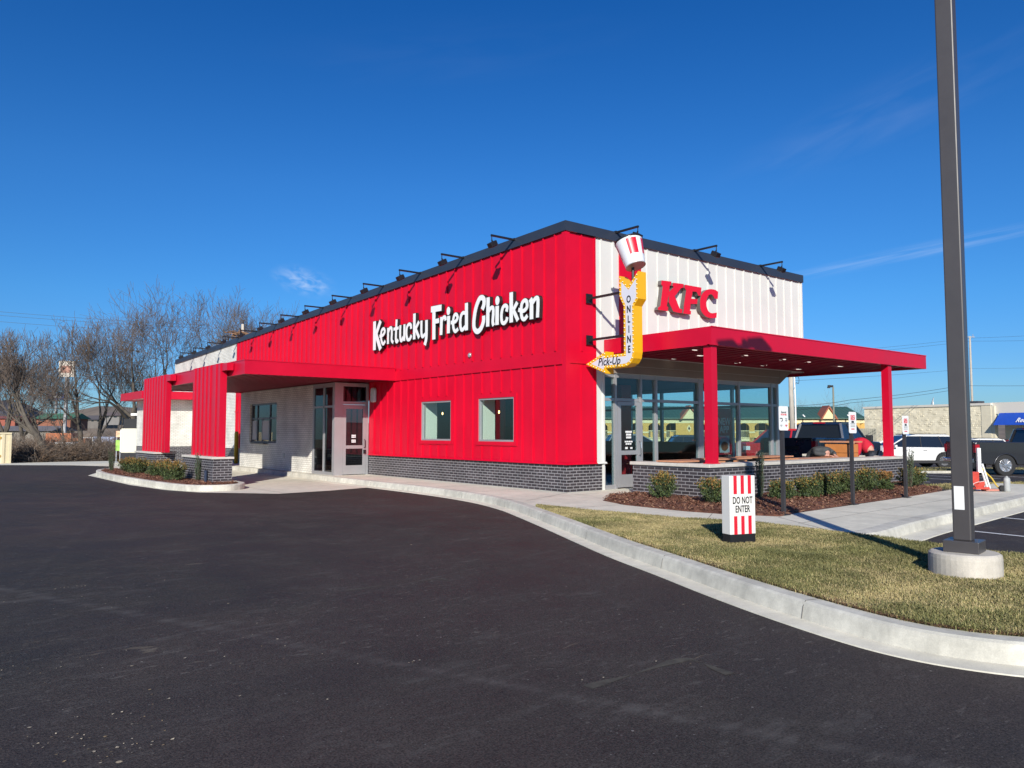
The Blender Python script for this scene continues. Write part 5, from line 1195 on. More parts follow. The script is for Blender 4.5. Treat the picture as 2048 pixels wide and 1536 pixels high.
m=MB(); m.box(.05,.36,-.1,.1,.01,.05); m.build('ramp',mat('faded_pink_board',(.5,.2,.15),.7),t)
c1=at(2006,17.45,0)
t=thing('gas_cylinder',(c1.x,c1.y,0),0,'small upright grey gas cylinder standing on the end of the sidewalk','cylinder')
m=MB(); m.lathe((0,0,0),[(.062,0),(.068,.01),(.068,.27),(.055,.31),(.025,.325),(.02,.35),(.0,.352)],20); m.build('body',mat('galvanised_grey',(.38,.39,.38),.55,var=.2,vscale=8),t,smooth=True)
# ------------------------------------------------------------------ SHRUBS
LG=[mat('shrub_leaf_green',(.075,.105,.028),.7,var=.35,vscale=9),mat('shrub_leaf_dark',(.028,.05,.02),.7,var=.3,vscale=9),mat('shrub_leaf_gold',(.27,.17,.035),.7,var=.3,vscale=9),mat('shrub_leaf_rust',(.27,.12,.03),.7,var=.2,vscale=9)]
TW=mat('shrub_twig',(.10,.07,.045),.9)
def shrub(x,y,z,w,h,seed,lab,gold=.5,rust=.15):
    r=random.Random(seed); t=thing('shrub',(x,y,z),0,lab,'shrub','clipped shrubs around the restaurant')
    m=MB(); leaf=MB(); tips=[]
    for k in range(60):
        a=r.uniform(0,6.28); rad=r.random()**.5; p1=Vector((math.cos(a)*rad*w*.47,math.sin(a)*rad*w*.47,h*(r.uniform(.72,1.0)-.14*rad)))
        mid=p1*.5+Vector((r.uniform(-.03,.03),r.uniform(-.03,.03),0)); m.tube([(p1.x*.2,p1.y*.2,0),mid,p1],[.007,.004,.002],4); tips.append((Vector((p1.x*.2,p1.y*.2,0)),mid,p1))
    for k in range(12):
        a=r.uniform(0,6.28); p1=Vector((math.cos(a)*w*.52,math.sin(a)*w*.52,h*r.uniform(.15,.5))); mid=p1*.6; m.tube([(0,0,.02),mid,p1],[.006,.004,.002],4); tips.append((Vector((0,0,.02)),mid,p1))
    for (p0,pm,p1) in tips:
        for q in range(80):
            s=r.uniform(.25,1.08); c=pm.lerp(p1,(s-.5)*2) if s>.5 else p0.lerp(pm,s*2)
            c=c+Vector((r.gauss(0,.022),r.gauss(0,.022),r.gauss(0,.022))); hh=c.z/h
            d=Vector((r.gauss(0,.6),r.gauss(0,.6),r.uniform(.1,1.0))).normalized()*r.uniform(.016,.034); e=d.cross(Vector((r.gauss(0,1),r.gauss(0,1),r.gauss(0,1)))).normalized()*r.uniform(.006,.011)
            pg=max(0,hh-.5)*1.5*gold; u_=r.random(); mi=(2 if r.random()>rust else 3) if u_<pg else (0 if r.random()<.6 else 1)
            leaf.face([c-d-e*.4,c-e,c+d*.9,c+e],mi)
    m.build('branches',TW,t,fix=False); leaf.build('foliage',LG,t,fix=False); return t
SH=[(.35,-2.45,.54,.58,'leafy gold-tipped shrub at the left end of the patio bed, nearest the glass door',1.0,.2),(.20,-3.75,.56,.53,'gold-tipped shrub at the rounded corner of the patio bed, left of the lane sign',1.0,.35),
(2.05,-4.05,.50,.46,'low green shrub behind the post of the parking sign nearest the camera',.6,.1),(2.75,-4.15,.56,.52,'round green shrub between the first two parking sign posts',.7,.1),(3.45,-4.2,.60,.62,'largest green and gold shrub, just left of the middle parking sign post',.8,.3),
(4.35,-4.1,.62,.60,'dense green shrub just right of the middle parking sign post',.7,.15),(5.25,-4.15,.50,.66,'yellowish shrub in the bed below the far red post',.9,.2),(5.95,-4.2,.36,.54,'narrow rust-tipped shrub left of the farthest sign post',1.3,.85),(7.6,-4.1,.66,.58,'last shrub at the right end of the patio bed',.8,.1)]
for k,(x,y,w,h,l,gd,ru) in enumerate(SH): shrub(x,y,.02,w*.97,h*(.93 if k<2 else .82),100+k,l,gd,ru)
for k,(x,y,w,h,l,gd,ru) in enumerate([(-5.50,16.0,.66,.56,'far left shrub on the drive-through island',1.1,.3),(-5.42,14.75,.72,.60,'second shrub from the far end of the island',1.0,.2),(-5.35,12.9,.62,.56,'third island shrub, in front of the far pier base',1.2,.4),(-5.40,11.5,.68,.62,'fourth island shrub, middle of the joined three',1.1,.3),(-5.46,10.4,.66,.58,'nearest island shrub, left of the upright juniper',.9,.3)]): shrub(x,y,-.04,w*1.0,h*.92,200+k,l,gd,ru)
def juniper(x,y,z,h,w,seed,lab):
    r=random.Random(seed); t=thing('juniper',(x,y,z),0,lab,'shrub','upright junipers by the restaurant'); m=MB(); leaf=MB()
    for k in range(26):
        a=r.uniform(0,6.28); q=r.random()**.5*w; hh=h*r.uniform(.45,1.0) if k else h
        p=Vector((math.cos(a)*q,math.sin(a)*q,hh)); p0=Vector((math.cos(a)*q*.4,math.sin(a)*q*.4,0)); m.tube([p0,p0.lerp(p,.5),p],[.006,.004,.002],4)
        for j in range(int(90*hh)):
            s=r.uniform(.06,1); c=p0.lerp(p,s)+Vector((r.gauss(0,.012),r.gauss(0,.012),0)); d=Vector((r.gauss(0,.25),r.gauss(0,.25),1)).normalized()*r.uniform(.015,.035); e=d.cross(Vector((r.gauss(0,1),r.gauss(0,1),0))).normalized()*.005
            leaf.face([c-d-e*.4,c-e,c+d,c+e],0 if r.random()<.35 else 1)
    m.build('stems',TW,t,fix=False); leaf.build('foliage',[mat('juniper_grey_green',(.085,.12,.07),.8),mat('juniper_green',(.045,.075,.035),.8)],t,fix=False)
juniper(1.95,-3.62,.0,.98,.10,1,'slim dark upright juniper beside the lane sign')
juniper(7.10,-4.25,.0,.98,.13,2,'wispy pale upright juniper beside the farthest parking sign post')
juniper(-5.05,9.75,-.04,.82,.13,3,'grey green upright juniper against the near pier base')
juniper(-5.85,16.9,-.04,.92,.12,4,'dark upright juniper at the far tip of the island')
t=thing('cable_stub',(-5.04,9.1,-.05),0,'short dark blue pipe stub standing in the mulch by the near pier base','pipe')
m=MB(); m.lathe((0,0,0),[(.04,0),(.04,.34),(.0,.345)],12); m.lathe((.10,.05,0),[(.03,0),(.03,.26),(.0,.262)],10); m.build('pipe',mat('navy_pipe',(.02,.03,.06),.4),t)
# ------------------------------------------------------------------ BARE TREES
BARK=mat('grey_brown_bark',(.095,.08,.062),.9,var=.35,vscale=4,bump=.6,bscale=30); TWG=mat('bare_twig',(.115,.088,.07),.9,var=.25,vscale=2)
def bare_tree(x,y,z,h,seed,lab,lean=(0,0),spread=.55,forks=3,levels=7,dens=1.0,trunkr=.18,group='bare winter trees along the back drive',first=.28,mats=(BARK,TWG)):
    r=random.Random(seed); t=thing('bare_tree',(x,y,z),0,lab,'tree',group); A=MB(); B=MB()
    def grow(p,d,L,rad,lev):
        n=3 if lev<3 else 2; pts=[p]; rad=max(rad,.008); rs=[rad]; q=p.copy(); dd=d.copy()
        for k in range(n):
            dd=(dd+Vector((r.gauss(0,.13),r.gauss(0,.13),r.gauss(.05,.08)))).normalized(); q=q+dd*L/n; pts.append(q.copy()); rs.append(max(.0065,rad*(1-.42*(k+1)/n)))
        (A if lev<3 else B).tube(pts,rs,6 if lev<2 else (4 if lev<3 else 3),cap=False)
        if lev>=levels: return
        nb=forks if lev>0 else forks+1
        if lev>=2 and r.random()<.5*dens: nb+=1
        if lev>=3: nb=2 if r.random()<.62 else 3
        for k in range(nb):
            s=1.0 if k==0 else r.uniform(.45,1.0); i=min(n-1,int(s*n)); f=s*n-i; st=pts[i].lerp(pts[i+1],f) if i<n else pts[-1]
            if k==0: st=pts[-1]
            ang=r.uniform(.2,.45) if k==0 else r.uniform(.45,.95)*spread*1.6; az=r.uniform(0,6.28)
            a=dd.cross(Vector((math.cos(az),math.sin(az),.3))).normalized(); nd=(dd*math.cos(ang)+a*math.sin(ang)); nd.z+=.20; nd.normalize()
            grow(st,nd,L*(r.uniform(.60,.82) if lev<3 else r.uniform(.68,.88)),rs[-1]*r.uniform(.62,.85),lev+1)
    grow(Vector((0,0,0)),Vector((lean[0],lean[1],1)).normalized(),h*first,trunkr,0)
    # scale to the wanted height
    zmax=sorted(v[2] for v in B.v)[int(len(B.v)*.994)]; k=h/zmax; A.v=[(a*k,b*k,c*k) for a,b,c in A.v]; B.v=[(a*k,b*k,c*k) for a,b,c in B.v]
    A.build('trunk',mats[0],t,fix=False,smooth=True); B.build('crown',mats[1],t,fix=False); return t
def tree_at(u,D,vtop,seed,lab,**k):
    p=at(u,D,0); z=g(p.x,p.y)-.1; return bare_tree(p.x,p.y,z,zat(vtop,D)-z,seed,lab,**k)
tree_at(268,54,600,21,'big bare tree with thick forked trunk directly left of the red pier',trunkr=.26,spread=.75)
tree_at(345,60,592,22,'tallest bare tree, rising behind the far end of the restaurant roof',trunkr=.24,spread=.7)
tree_at(418,64,588,23,'broad bare tree behind the roof, third tree from the right',trunkr=.22,spread=.7)
tree_at(488,68,604,24,'bare tree behind the roof beside the brown scrap bundle',trunkr=.2,spread=.6)
tree_at(548,76,640,25,'rightmost low bare tree barely rising over the raked parapet',trunkr=.16,spread=.6)
tree_at(205,56,640,26,'slender bare tree between the square sign and the big forked tree',trunkr=.16,lean=(-.12,.05),spread=.55)
tree_at(168,52,650,27,'bare tree with a double trunk standing behind the orange truck',trunkr=.17,lean=(.05,0),spread=.6)
tree_at(112,48,668,28,'strongly leaning bare tree whose dark trunk slants up to the left',trunkr=.19,lean=(-.55,.35),spread=.5)
tree_at(92,56,678,29,'thin bare tree behind the leaning trunk',trunkr=.13,spread=.55)
tree_at(52,60,690,30,'bare tree with rounded crown above the storage container',trunkr=.17,spread=.7)
tree_at(6,54,672,31,'bare tree cut by the left edge of the photograph',trunkr=.2,spread=.6)
tree_at(230,62,700,32,'smaller bare tree behind the menu board',trunkr=.11,spread=.6)
tree_at(140,66,735,33,'small bare tree in front of the tall square sign',trunkr=.1,spread=.6)
# thicket of bare brush along the back kerb
def brush(name,segs,n,hmin,hmax,seed,lab):
    r=random.Random(seed); b=MB()
    for _ in range(n):
        (u0,D0),(u1,D1)=r.choice(segs); s=r.random(); u=u0+(u1-u0)*s; D=D0+(D1-D0)*s+r.uniform(0,5.5); p=at(u,D,0); z=g(p.x,p.y)-.1; H=r.uniform(hmin,hmax)*(.7+.5*math.sin(u*.06)**2)
        q=Vector((p.x,p.y,z)); d=Vector((r.gauss(0,.6),r.gauss(0,.6),1)).normalized(); pts=[q]; 
        for k in range(3): d=(d+Vector((r.gauss(0,.5),r.gauss(0,.5),-.18*k))).normalized(); q=q+d*H/3; pts.append(q.copy())
        b.tube(pts,[.018,.013,.009,.005],3,r.choice((0,0,1,2)),cap=False)
        for k in (1,2):
            d2=(d+Vector((r.gauss(0,.8),r.gauss(0,.8),.3))).normalized(); b.tube([pts[k],pts[k]+d2*H*.35],[.008,.003],3,r.choice((0,1,2)),cap=False)
    return tag(b.build(name,[mat('brush_stem_brown',(.17,.115,.075),.9,var=.3,vscale=1),mat('brush_stem_grey',(.20,.165,.135),.9),mat('brush_stem_dark',(.07,.05,.038),.9)],fix=False),lab,'brush',kind='stuff')
brush('brush_thicket',[((30,47),(240,50)),((60,46),(240,50)),((-60,52),(60,52))],6500,.7,2.3,41,'tangled brown leafless thicket between the back drive and the valley')
brush('far_brush',[((-60,70),(300,80))],2600,1.2,3.5,42,'taller grey brush behind the tree trunks')
# ------------------------------------------------------------------ LEFT BACKGROUND
def at_g(u,D): p=at(u,D,0); return Vector((p.x,p.y,g(p.x,p.y)-.1))
YW_=math.degrees(YAW)
def facing(az): return R(90-az)
# storage container
p=at_g(28,44.5); p.x-=1.49; p.y+=1.26; t=thing('storage_container',tuple(p),0.0,'cream corrugated storage container at the left edge, before the trees','container')
m=MB(); x=-3.0
hC=zat(865,44.5)-p.z
while x<1.2:
    m.prism([(x,-1.2,.12),(x+.07,-1.24,.12),(x+.19,-1.24,.12),(x+.26,-1.2,.12)],(0,0,hC-.2)); x+=.33
m.box(-3.0,1.4,-1.2,1.2,.1,hC-.05); m.build('corrugated_wall',mat('cream_container_paint',(.60,.52,.34),.5,var=.06),t)
m=MB(); m.box(-3.0,1.49,-1.26,1.22,hC-.10,hC); m.box(-3.0,1.49,-1.26,1.22,0,.12); m.box(1.37,1.49,-1.26,-1.15,.12,hC-.12); m.build('frame',MATS['cream_container_paint'],t)
m=MB(); 
for k,(a,z) in enumerate([(1.0,1.9),(.3,1.5),(.3,1.0),(1.0,.6)]): m.box(a-.12,a-.02,-1.262,-1.25,z*.8,z*.8+.12); 
m.build('marking',mat('ochre_marking',(.55,.30,.03),.6),t)
# menu board
p=at(270,41,0); p.z=g(p.x,p.y); D=41; s_=D/F
t=thing('menu_board',tuple(p),R(-38.6),'cream drive-through menu board cabinet with black top panel and coloured side','menu board')
zz_=lambda v: zat(v,D)-p.z
m=MB(); m.box(-.58,.75,-.12,.12,zz_(905),zz_(857)); m.build('cabinet',mat('cream_cabinet',(.62,.60,.48),.5),t)
m=MB(); m.box(-.52,.75,-.05,.10,zz_(856.8),zz_(838)); m.build('menu_panel',BLACK,t)
m=MB(); m.box(-.58,.75,-.1,.1,.0,zz_(905.2)); m.build('plinth',BLACK,t)
m=MB(); m.box(-.63,-.582,-.14,.14,zz_(903),zz_(859)); m.build('side_panel',PW,t)
m=MB(); m.box(-.92,-.64,-.02,.02,zz_(874),zz_(862)); m.build('promo_panel',mat('orange_white_print',(.75,.45,.28),.5,var=.4,vscale=6),t)
m=MB(); m.box(-.92,-.64,-.02,.02,zz_(901),zz_(880)); m.build('promo_panel',mat('green_orange_print',(.25,.45,.08),.5,var=.5,vscale=5),t)
m=MB(); m.box(-.9,-.86,-.018,.02,-.2,zz_(862)); m.box(-.7,-.66,-.018,.02,-.2,zz_(862)); m.build('leg',ALU,t)
m=MB(); m.box(-.05,1.1,-.25,.25,zz_(831.5),zz_(827)); m.build('canopy_edge',PW,t)
# houses and yards seen between the trunks
def house(name,u,D,w,dp,vb,vt,vr,wallc,roofc,lab,rz=-38.6,cat='building',nw=4,seed=1,flat=False,wc=(.03,.035,.04)):
    p=at(u,D,0); z0=zat(vb,D); z1=zat(vt,D); zr=zat(vr,D); t=thing(name,(p.x,p.y,z0),R(rz),lab,cat); H=z1-z0; Hr=zr-z0
    m=MB(); m.box(-w/2,w/2,-dp/2,dp/2,-1.5,H); m.build('wall',mat('wall_'+str(wallc),wallc,.85,var=.15,vscale=.6),t)
    m=MB()
    if flat: m.box(-w/2-.3,w/2+.3,-dp/2-.3,dp/2+.3,H,Hr)
    else:
        e=.5; m.prism([(-w/2-e,-dp/2-e,H),(-w/2-e,0,Hr),(-w/2-e,dp/2+e,H)],(w+2*e,0,0))
    m.build('roof',mat('roof_'+str(roofc),roofc,.7,var=.15,vscale=.7),t)
    f=MB(); hw=min(1.1,w/nw*.4)
    for k in range(nw):
        x=-w/2+w*(k+.5)/nw; f.box(x-hw/2,x+hw/2,-dp/2-.03,-dp/2+.02,H*.40,H*.78)
    f.build('window',mat('house_window',wc,.2),t); return t
house('brick_building',128,150,6.5,6,846,838,827,(.25,.10,.06),(.06,.17,.10),'low red brick building with a green roof seen between the tree trunks',nw=3)
house('shed',52,130,13,7,880,862,852,(.22,.20,.17),(.16,.15,.15),'long grey shed behind the container',nw=3)
house('brick_building',12,175,10,8,850,838,832,(.30,.09,.06),(.25,.08,.06),'small red roofed building far left behind the branches',nw=3)
house('house',205,210,6,6,846,840,831,(.15,.135,.12),(.10,.09,.09),'grey roofed house on the ridge left of the menu board',nw=4)
house('house',235,190,4,5,838,832,825,(.2,.19,.18),(.14,.11,.10),'small white house on the far slope, rightmost one',nw=2)
house('warehouse',190,140,7,7,898,886,883,(.20,.19,.18),(.13,.12,.12),'pale metal warehouse behind the parked trailers',nw=5,flat=True,seed=3)
def truck_thing(u,D,lab,c,L=4.6,H=2.2,name='box_truck'):
    p=at_g(u,D); t=thing(name,tuple(p),R(-38.6+8),lab,'truck')
    m=MB(); m.box(-L/2,L/2-1.6,-1.1,1.1,.8,H+.5); m.build('cargo_box',c,t)
    m=MB(); m.box(L/2-1.5,L/2,-1.05,1.05,.5,H-.1); m.build('cab',c,t,bevel=.15)
    m=MB(); m.box(L/2-1.2,L/2-.3,-1.07,1.07,H*.55,H-.4); m.build('window',CG,t)
    for x in (-L/2+.9,L/2-.8): 
        for y in (-1.0,1.0): m=MB(); m.lathe((x,y,.45),[(.45,-.12),(.45,.12)],16,(0,1,0)); m.build('wheel',TYR,t)
OR=mat('orange_truck_paint',(.45,.13,.04),.5); 
truck_thing(143,92,'orange truck parked in the yard behind the thicket',OR,4.4,2.4)
truck_thing(190,98,'small white truck in the yard, right of the orange one',WP,4.0,2.0)
truck_thing(230,104,'white and blue truck in the yard beside the menu board',mat('pale_blue_truck',(.35,.42,.6),.5),4.2,2.2)
p=at(142,74,0); t=thing('trailer',(p.x,p.y,zat(904,74)),R(-38.6),'low white cargo trailer behind the brush','trailer'); m=MB(); m.box(-.95,.95,-.7,.7,.25,.95); m.build('box',WP,t,bevel=.04); m=MB(); m.lathe((-.4,-.72,.22),[(.22,-.05),(.22,.05)],12,(0,1,0)); m.lathe((.2,-.72,.22),[(.22,-.05),(.22,.05)],12,(0,1,0)); m.build('wheel',TYR,t)
# tall roadside signs behind the trees
def pylon(u,D,v0,v1,w,lab,c,c2):
    p=at_g(u,D); t=thing('pylon_sign',tuple(p),R(-38.6),lab,'sign'); a=zat(v1,D)-p.z; b_=zat(v0,D)-p.z
    m=MB(); m.box(-.18,.18,-.18,.18,0,a); m.build('pole',mat('galvanised_pole',(.35,.35,.35),.5),t)
    m=MB(); m.box(-w/2,w/2,-.2,.2,a,b_); m.build('panel',c,t)
    m=MB(); m.box(-w/2*.7,w/2*.7,-.22,-.2,a+(b_-a)*.25,a+(b_-a)*.7); m.build('panel_print',c2,t)
pylon(133,120,722,754,2.4,'tall square cream sign showing through the bare branches',mat('cream_sign_panel',(.7,.62,.52),.6),mat('rust_print',(.5,.25,.18),.6))
pylon(114,150,788,799,3.0,'long low blue and white sign on a pole behind the trees',mat('blue_sign_panel',(.05,.09,.30),.5),PW)
def hill(name,pts,col,vs=.02):
    # pts: (u, D, v) ridge; real land rising from the valley to that ridge and falling behind it
    b=MB(); rows=[]
    for u,D,v in pts:
        zt=zat(v,D); a=at(u,D*.72,0); c=at(u,D,0); e=at(u,D*1.3,0)
        md=at(u,D*.87,0); za=g(a.x,a.y)-1
        rows.append([(a.x,a.y,za),(md.x,md.y,za+(zt-za)*.62),(c.x,c.y,zt),(e.x,e.y,za-3)])
    for k in range(len(rows)-1):
        for j in range(3): b.face([rows[k][j],rows[k+1][j],rows[k+1][j+1],rows[k][j+1]])
    o=b.build(name,mat(name+'_cover',col,.95,var=.35,vscale=vs*3,bump=.5,bscale=.3),smooth=True); o['kind']='structure'
hill('hill',[(-260,260,840),(-120,240,815),(-30,230,803),(20,230,800),(55,235,808),(90,250,826),(120,260,848),(150,270,858)],(.075,.072,.08))
hill('far_ridge',[(-300,420,846),(100,400,842),(160,380,820),(200,380,812),(250,390,814),(300,400,818),(500,420,840),(900,430,850),(1300,450,846),(2000,480,850),(2600,500,850)],(.17,.135,.10))
# overhead wires
WB=mat('wire_black',(.03,.03,.035),.6)
def wire(lab,pts,rad=.02,sag=0.0):
    P=[at(u,D,zat(v,D)) for u,D,v in pts]; Q=[]
    for i in range(len(P)-1):
        for k in range(8):
            s=k/8; q=P[i].lerp(P[i+1],s); q.z-=sag*4*s*(1-s); Q.append(q)
    Q.append(P[-1]); m=MB(); m.tube(Q,rad,4); tag(m.build('power_line',WB,fix=False),lab,'power line','overhead wires')
wire('topmost of the three wires left of the bare trees',[(-200,88,604),(420,100,650)],.02,.3)
wire('middle of the three wires left of the bare trees',[(-200,88,612),(420,100,656)],.02,.3)
wire('lowest of the three high wires left of the bare trees',[(-200,88,625),(420,100,668)],.02,.3)
wire('upper of the two level wires crossing the tree trunks',[(-200,70,759),(330,74,765)],.022,.1)
wire('lower of the two level wires crossing the tree trunks',[(-200,70,776),(330,74,776)],.022,.1)
# ------------------------------------------------------------------ RIGHT BACKGROUND
# motel: D ~108 m, long two-storey range
MY=mat('ochre_motel_wall',(.62,.36,.09),.8,var=.08); MC=mat('cream_motel_trim',(.74,.62,.34),.7,var=.05); MG=mat('green_metal_roof',(.045,.105,.08),.5,var=.1,vscale=1.2); MR=mat('brown_red_gable',(.33,.10,.05),.6); MD=mat('dark_door_recess',(.035,.028,.03),.6)
def motel():
    D=108.0; p=at(1649,D,0); az=right.copy(); rz=math.atan2(right.y,right.x)+R(3)
    z0=-2.4; t=thing('motel',(p.x,p.y,z0),rz,'two-storey ochre motel with green metal roof and arched walkways','building')
    k=D/F; X=lambda u:(u-1649)*k; Z=lambda v: zat(v,D)-z0
    xl,xr=X(1165),X(1726)
    m=MB(); m.box(xl,xr,1.8,2.1,0,Z(838)); m.build('back_wall',MY,t)
    m=MB(); 
    m.prism([(xl,-1.0,Z(838)),(xl,-.95,Z(836)),(xl,4.5,Z(811.5)),(xl,9,Z(838))],(xr-xl,0,0))
    x=xl
    while x<xr: m.prism([(x,-1.02,Z(837.3)),(x,-1.0,Z(836)),(x,4.5,Z(811.0)),(x,4.5,Z(812))],(.06,0,0)); x+=.62
    m.build('roof',MG,t)
    m=MB(); m.box(xl,xr,-.55,-.3,Z(846.5),Z(837.8)); m.box(xl,xr,-.5,-.3,Z(882),Z(875)); m.box(xl,xr,-.5,1.8,Z(877),Z(875.5)); m.build('beam',MC,t)
    # piers with arched openings
    m=MB(); us=[1180,1215,1250,1285,1320,1410,1438,1466,1497,1537,1567,1598,1683,1710]
    for u in us:
        x=X(u); m.box(x-.38,x+.38,-.5,-.28,0,Z(846.5))
        for s in (-1,1): m.prism([(x+s*.38,-.5,Z(846.5)),(x+s*.95,-.5,Z(846.5)),(x+s*.60,-.5,Z(849)),(x+s*.38,-.5,Z(853))],(0,.2,0))
    m.box(X(1622),X(1661),-.52,-.28,0,Z(846.5)); m.box(X(1345),X(1398),-.52,-.28,0,Z(846.5)); m.box(X(1716),xr,-.5,-.28,0,Z(846.5)); m.build('arcade',MY,t)
    m=MB()
    for u in us: x=X(u); m.box(x-.42,x+.42,-.56,-.501,Z(866),Z(863)); 
    m.build('pier_trim',MC,t)
    # doors and windows under the walkway
    m=MB(); u=1172
    while u<1720:
        m.box(X(u),X(u)+.9,1.74,1.79,Z(875),Z(875)+2.05); m.box(X(u)+1.1,X(u)+2.3,1.74,1.79,Z(875)+.8,Z(875)+1.95); m.box(X(u),X(u)+.9,1.74,1.79,.05,2.05); m.box(X(u)+1.1,X(u)+2.3,1.74,1.79,.8,2.0); u+=39
    m.build('room_front',MD,t)
    m=MB(); m.box(xl,xr,-.46,-.42,Z(862.2),Z(861)); m.box(xl,xr,-.46,-.42,Z(875.4),Z(874.4)); x=xl
    while x<xr: m.box(x,x+.025,-.45,-.43,Z(874.5),Z(862)); x+=.16
    m.build('railing',MC,t)
    for (uc,hw) in ((1649,17.5),(1371,21)):
        a=X(uc); w=hw*k
        m=MB(); m.prism([(a-w*.80,-1.08,Z(838)),(a,-1.08,Z(818.5)),(a+w*.80,-1.08,Z(838))],(0,.12,0)); gb=m.build('gable',MC,t)
        m=MB(); 
        for s in (-1,1): m.prism([(a+s*w,-1.3,Z(839)),(a,-1.3,Z(811.5)),(a,-1.3,Z(816)),(a+s*w*.82,-1.3,Z(839))],(0,2.2,0))
        m.build('gable_trim',MR,gb)
        m=MB(); m.prism([(a-.32,-.56,Z(857)),(a,-.56,Z(849.5)),(a+.32,-.56,Z(857)),(a,-.56,Z(864.5))],(0,.03,0)); m.build('diamond_trim',MC,gb)
        m=MB(); m.prism([(a-.16,-.60,Z(857)),(a,-.60,Z(853)),(a+.16,-.60,Z(857)),(a,-.60,Z(861))],(0,.03,0)); m.build('diamond_window',MD,gb)
    m=MB()
    for u in (1467,1533,1598,1688,1723): x=X(u); m.obox((x,-1.15,Z(832)),(.16,0,-.14),(0,.06,0),(.04,0,.05))
    m.build('floodlight',PW,t)
    m=MB()
    for u in (1536,1599,1686): x=X(u); m.tube([(x,-.62,Z(838)),(x,-.62,Z(851)),(x-.25,-.62,Z(856)),(x-.25,-.62,0)],.07,5)
    m.build('downpipe',mat('brown_downpipe',(.10,.07,.04),.6),t)
motel()
# split-face block building
BB=brick('split_face_block',(.82,.74,.55),(.76,.68,.49),(.66,.58,.42),.9,.20,.40,.010)
def block_building():
    A=at(1727,84,0); B_=at(1978,72,0); d=(B_-A); d.z=0; Lb=d.length; rz=math.atan2(d.y,d.x); z0=g(A.x,A.y)-.1
    t=thing('block_building',(A.x,A.y,z0),rz,'cream split-face block building with a blue shop awning on its front','building')
    H0=zat(814,84)-z0; H=H0
    m=MB(); m.box(0,Lb,0,.3,-1,H-.22); m.box(0,.3,.3,22,-1,H-.22); r=random.Random(8)   # rough faced blocks standing proud
    x=.2
    zq=.3
    while zq<H-.5:
        x=r.uniform(0,.4)
        while x<Lb-.5:
            w=.4; 
            if r.random()<.35: m.prism([(x+.01,0,zq),(x+w-.01,0,zq),(x+w-.05,-r.uniform(.01,.035),zq+.06),(x+.06,-r.uniform(.01,.035),zq+.05)],(0,0,.13))
            x+=.4
        zq+=.2
    m.build('block_wall',BB,t)
    m=MB(); m.box(-.1,Lb+.12,-.1,.4,H-.22,H); m.box(-.1,.3,.4,22,H-.22,H); m.box(Lb+.121,Lb+16,.2,.55,H-1.05,H+.02); m.build('coping',mat('pale_coping',(.66,.62,.54),.6),t)
    m=MB(); m.box(Lb-.8,Lb+.1,-.05,.0,0,H-.22); m.box(Lb,Lb+.4,0,.5,0,H-.3); m.build('corner_pier',mat('cream_render',(.66,.60,.45),.8,var=.06),t)
    # shop front runs on to the right, set a little back
    m=MB(); m.box(Lb+.4,Lb+16,1.6,1.9,-1,H-1.0); m.build('shop_wall',MATS['cream_render'],t)
    m=MB()
    for k in range(5): m.box(Lb+1.6+k*1.5,Lb+2.7+k*1.5,1.55,1.59,.7,2.1)
    m.build('shop_window',MATS['house_window'],t)
    k_=72/F
    zt_=zat(826,71)-z0; zb=zat(850,70)-z0
    m=MB(); m.prism([(Lb+.75,.5,zb),(Lb+.75,-.9,zb),(Lb+.75,.18,zt_),(Lb+.75,.5,zt_)],(15,0,0)); aw=m.build('awning',mat('royal_blue_awning',(.012,.07,.42),.6,var=.08),t)
    o=put_text('word','Return',.55,(Lb+3.4,-.80,zb+.42),(1,0,0),LW,aw,shear=.3,bold=.01)
    for v in o.data.vertices: v.co.y-= -(v.co.z-zb)*.78*1.0 ; 
    for v in o.data.vertices: v.co.y-=.16
    m=MB(); c=Vector((Lb*.53,1.2,H+.35)); m.lathe(c,[(.001,.0),(.22,.02),(.44,.08),(.45,.10)],20,(-.9,-.7,.35),cap=False); m.tube([c,(c.x,1.2,H-.2)],.05,6); m.build('satellite_dish',PW,t)
    m=MB(); m.box(Lb*.66,Lb*.85,1.5,2.6,H,H+.28); m.build('roof_unit',mat('dark_roof_unit',(.06,.06,.07),.7),t)
    m=MB(); 
    for x,z in ((2.7,H*.78),(16.5,H*.66)): m.obox((x,-.16,z),(.20,0,.12),(0,.10,0),(-.03,0,.07))
    m.build('wall_pack_light',mat('bronze_wall_pack',(.10,.085,.07),.5),t)
block_building()
p=at_g(1731,80); 
t=thing('timber_screen',(p.x,p.y,p.z),R(-38.6),'grey weathered timber screen between the motel and the block building','fence'); m=MB()
for k in range(10): m.box(-1.0+k*.2,-.82+k*.2,-.02,.02,0,zat(857,80)-p.z)
m.box(-1,1,.02,.06,.5,.6); m.box(-1,1,.02,.06,1.6,1.7); m.build('boards',mat('weathered_boards',(.26,.25,.20),.9,var=.2,vscale=3),t)
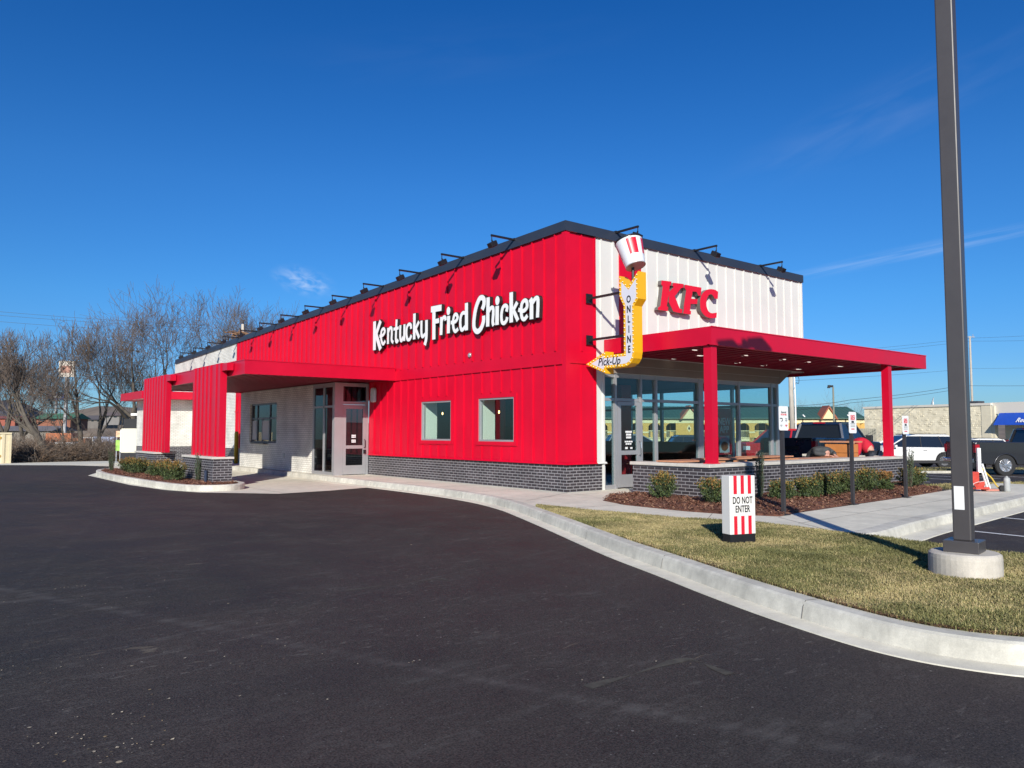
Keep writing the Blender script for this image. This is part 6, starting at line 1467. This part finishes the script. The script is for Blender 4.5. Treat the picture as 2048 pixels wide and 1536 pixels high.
# street furniture of the car park side
p=at_g(1583,58); t=thing('utility_pole',tuple(p),0,'pale weathered utility pole with cable loops, just right of the glass corner','utility pole')
Hh=zat(700,58)-p.z
m=MB(); m.tube([(0,0,0),(-.12,0,Hh)],[.20,.16],12); m.build('pole',mat('bleached_pole_timber',(.42,.38,.32),.9,var=.2,vscale=6,stretch=(3,3,.3)),t,smooth=True)
m=MB(); m.tube([(.20,-.16,0),(.20,-.16,Hh*.55),(.08,-.14,Hh*.98)],.06,8); m.build('conduit',PW,t)
m=MB(); cc=catmull([(.1,-.1,zat(757,58)-p.z),(.5,-.2,zat(753,58)-p.z),(.72,-.2,zat(758,58)-p.z),(.62,-.2,zat(767,58)-p.z),(.3,-.2,zat(766,58)-p.z),(.05,-.15,zat(780,58)-p.z)],6); m.tube(cc,.02,5); m.build('cable_loop',WB,t)
m=MB(); m.lathe((.3,-.1,Hh-.9),[(.18,0),(.18,.7),(.1,.78)],12); m.build('transformer',ALU,t)
p=at_g(1666,88); t=thing('floodlight_pole',tuple(p),0,'slim green grey pole carrying two floodlights in front of the motel gable','light pole')
Hh=zat(774,88)-p.z
m=MB(); m.tube([(0,0,0),(0,0,Hh)],[.12,.09],10); m.build('pole',mat('green_grey_pole',(.20,.20,.15),.8),t,smooth=True)
m=MB(); q=right
for k,(dx,dz) in enumerate(((-.15,.1),(-.45,.12),(-.5,-.05))): m.obox((q.x*dx,q.y*dx,Hh+dz),(q.x*.14,q.y*.14,0),(q.y*.1,-q.x*.1,0),(0,0,.09))
m.tube([(0,0,Hh-.02),(q.x*-.6,q.y*-.6,Hh-.02)],.03,5); m.build('floodlight',BLACK,t)
p=at_g(1943,95); t=thing('utility_pole',tuple(p),0,'distant thin utility pole directly behind the tall light pole','utility pole'); Hh=zat(672,95)-p.z
m=MB(); m.tube([(0,0,0),(0,0,Hh)],[.16,.11],8); m.build('pole',MATS['bleached_pole_timber'],t,smooth=True); m=MB(); m.obox((q.x*.1,q.y*.1,Hh-.1),(q.x*.5,q.y*.5,0),(q.y*.04,-q.x*.04,0),(0,0,.05)); m.tube([(q.x*.4,q.y*.4,Hh-.1),(q.x*.4,q.y*.4,Hh+.25)],.04,5); m.build('crossarm',ALU,t)
for (u,D,vt,s,l,rr) in [(1575,130,798,51,'low reddish bare tree left of the utility pole, behind the motel roof',.12),(1600,132,800,52,'low reddish bare tree right of the utility pole, behind the motel roof',.12),(1652,135,781,53,'taller bare tree rising behind the motel gable',.16),(1690,140,800,54,'small bare tree behind the right end of the motel',.12)]:
    p=at(u,D,0); z=-3.0; bare_tree(p.x,p.y,z,zat(vt,D)-z,s,l,spread=.75,levels=5,trunkr=rr,group='bare trees behind the motel',mats=(BARK,mat('reddish_twig',(.20,.13,.11),.9)),first=.42)
wire('upper of the pair of wires rising to the right over the motel',[(1583,58,812),(1700,66,800),(1900,80,775)],.022,.1)
wire('lower of the pair of wires rising to the right over the motel',[(1583,58,820),(1700,66,806),(1900,80,781)],.02,.1)
wire('level wire right of the tall light pole',[(1900,80,771),(2200,84,768)],.022,.12)
wire('thin high wire passing above the right end of the patio canopy',[(1640,80,706),(1943,95,676),(2200,100,662)],.016,.1)
wire('second thin high wire above the right end of the patio canopy',[(1640,80,712),(1943,95,682),(2200,100,676)],.016,.1)
wire('thin wire seen under the patio canopy',[(1583,58,762),(1943,95,737),(2200,100,731)],.014,.1)
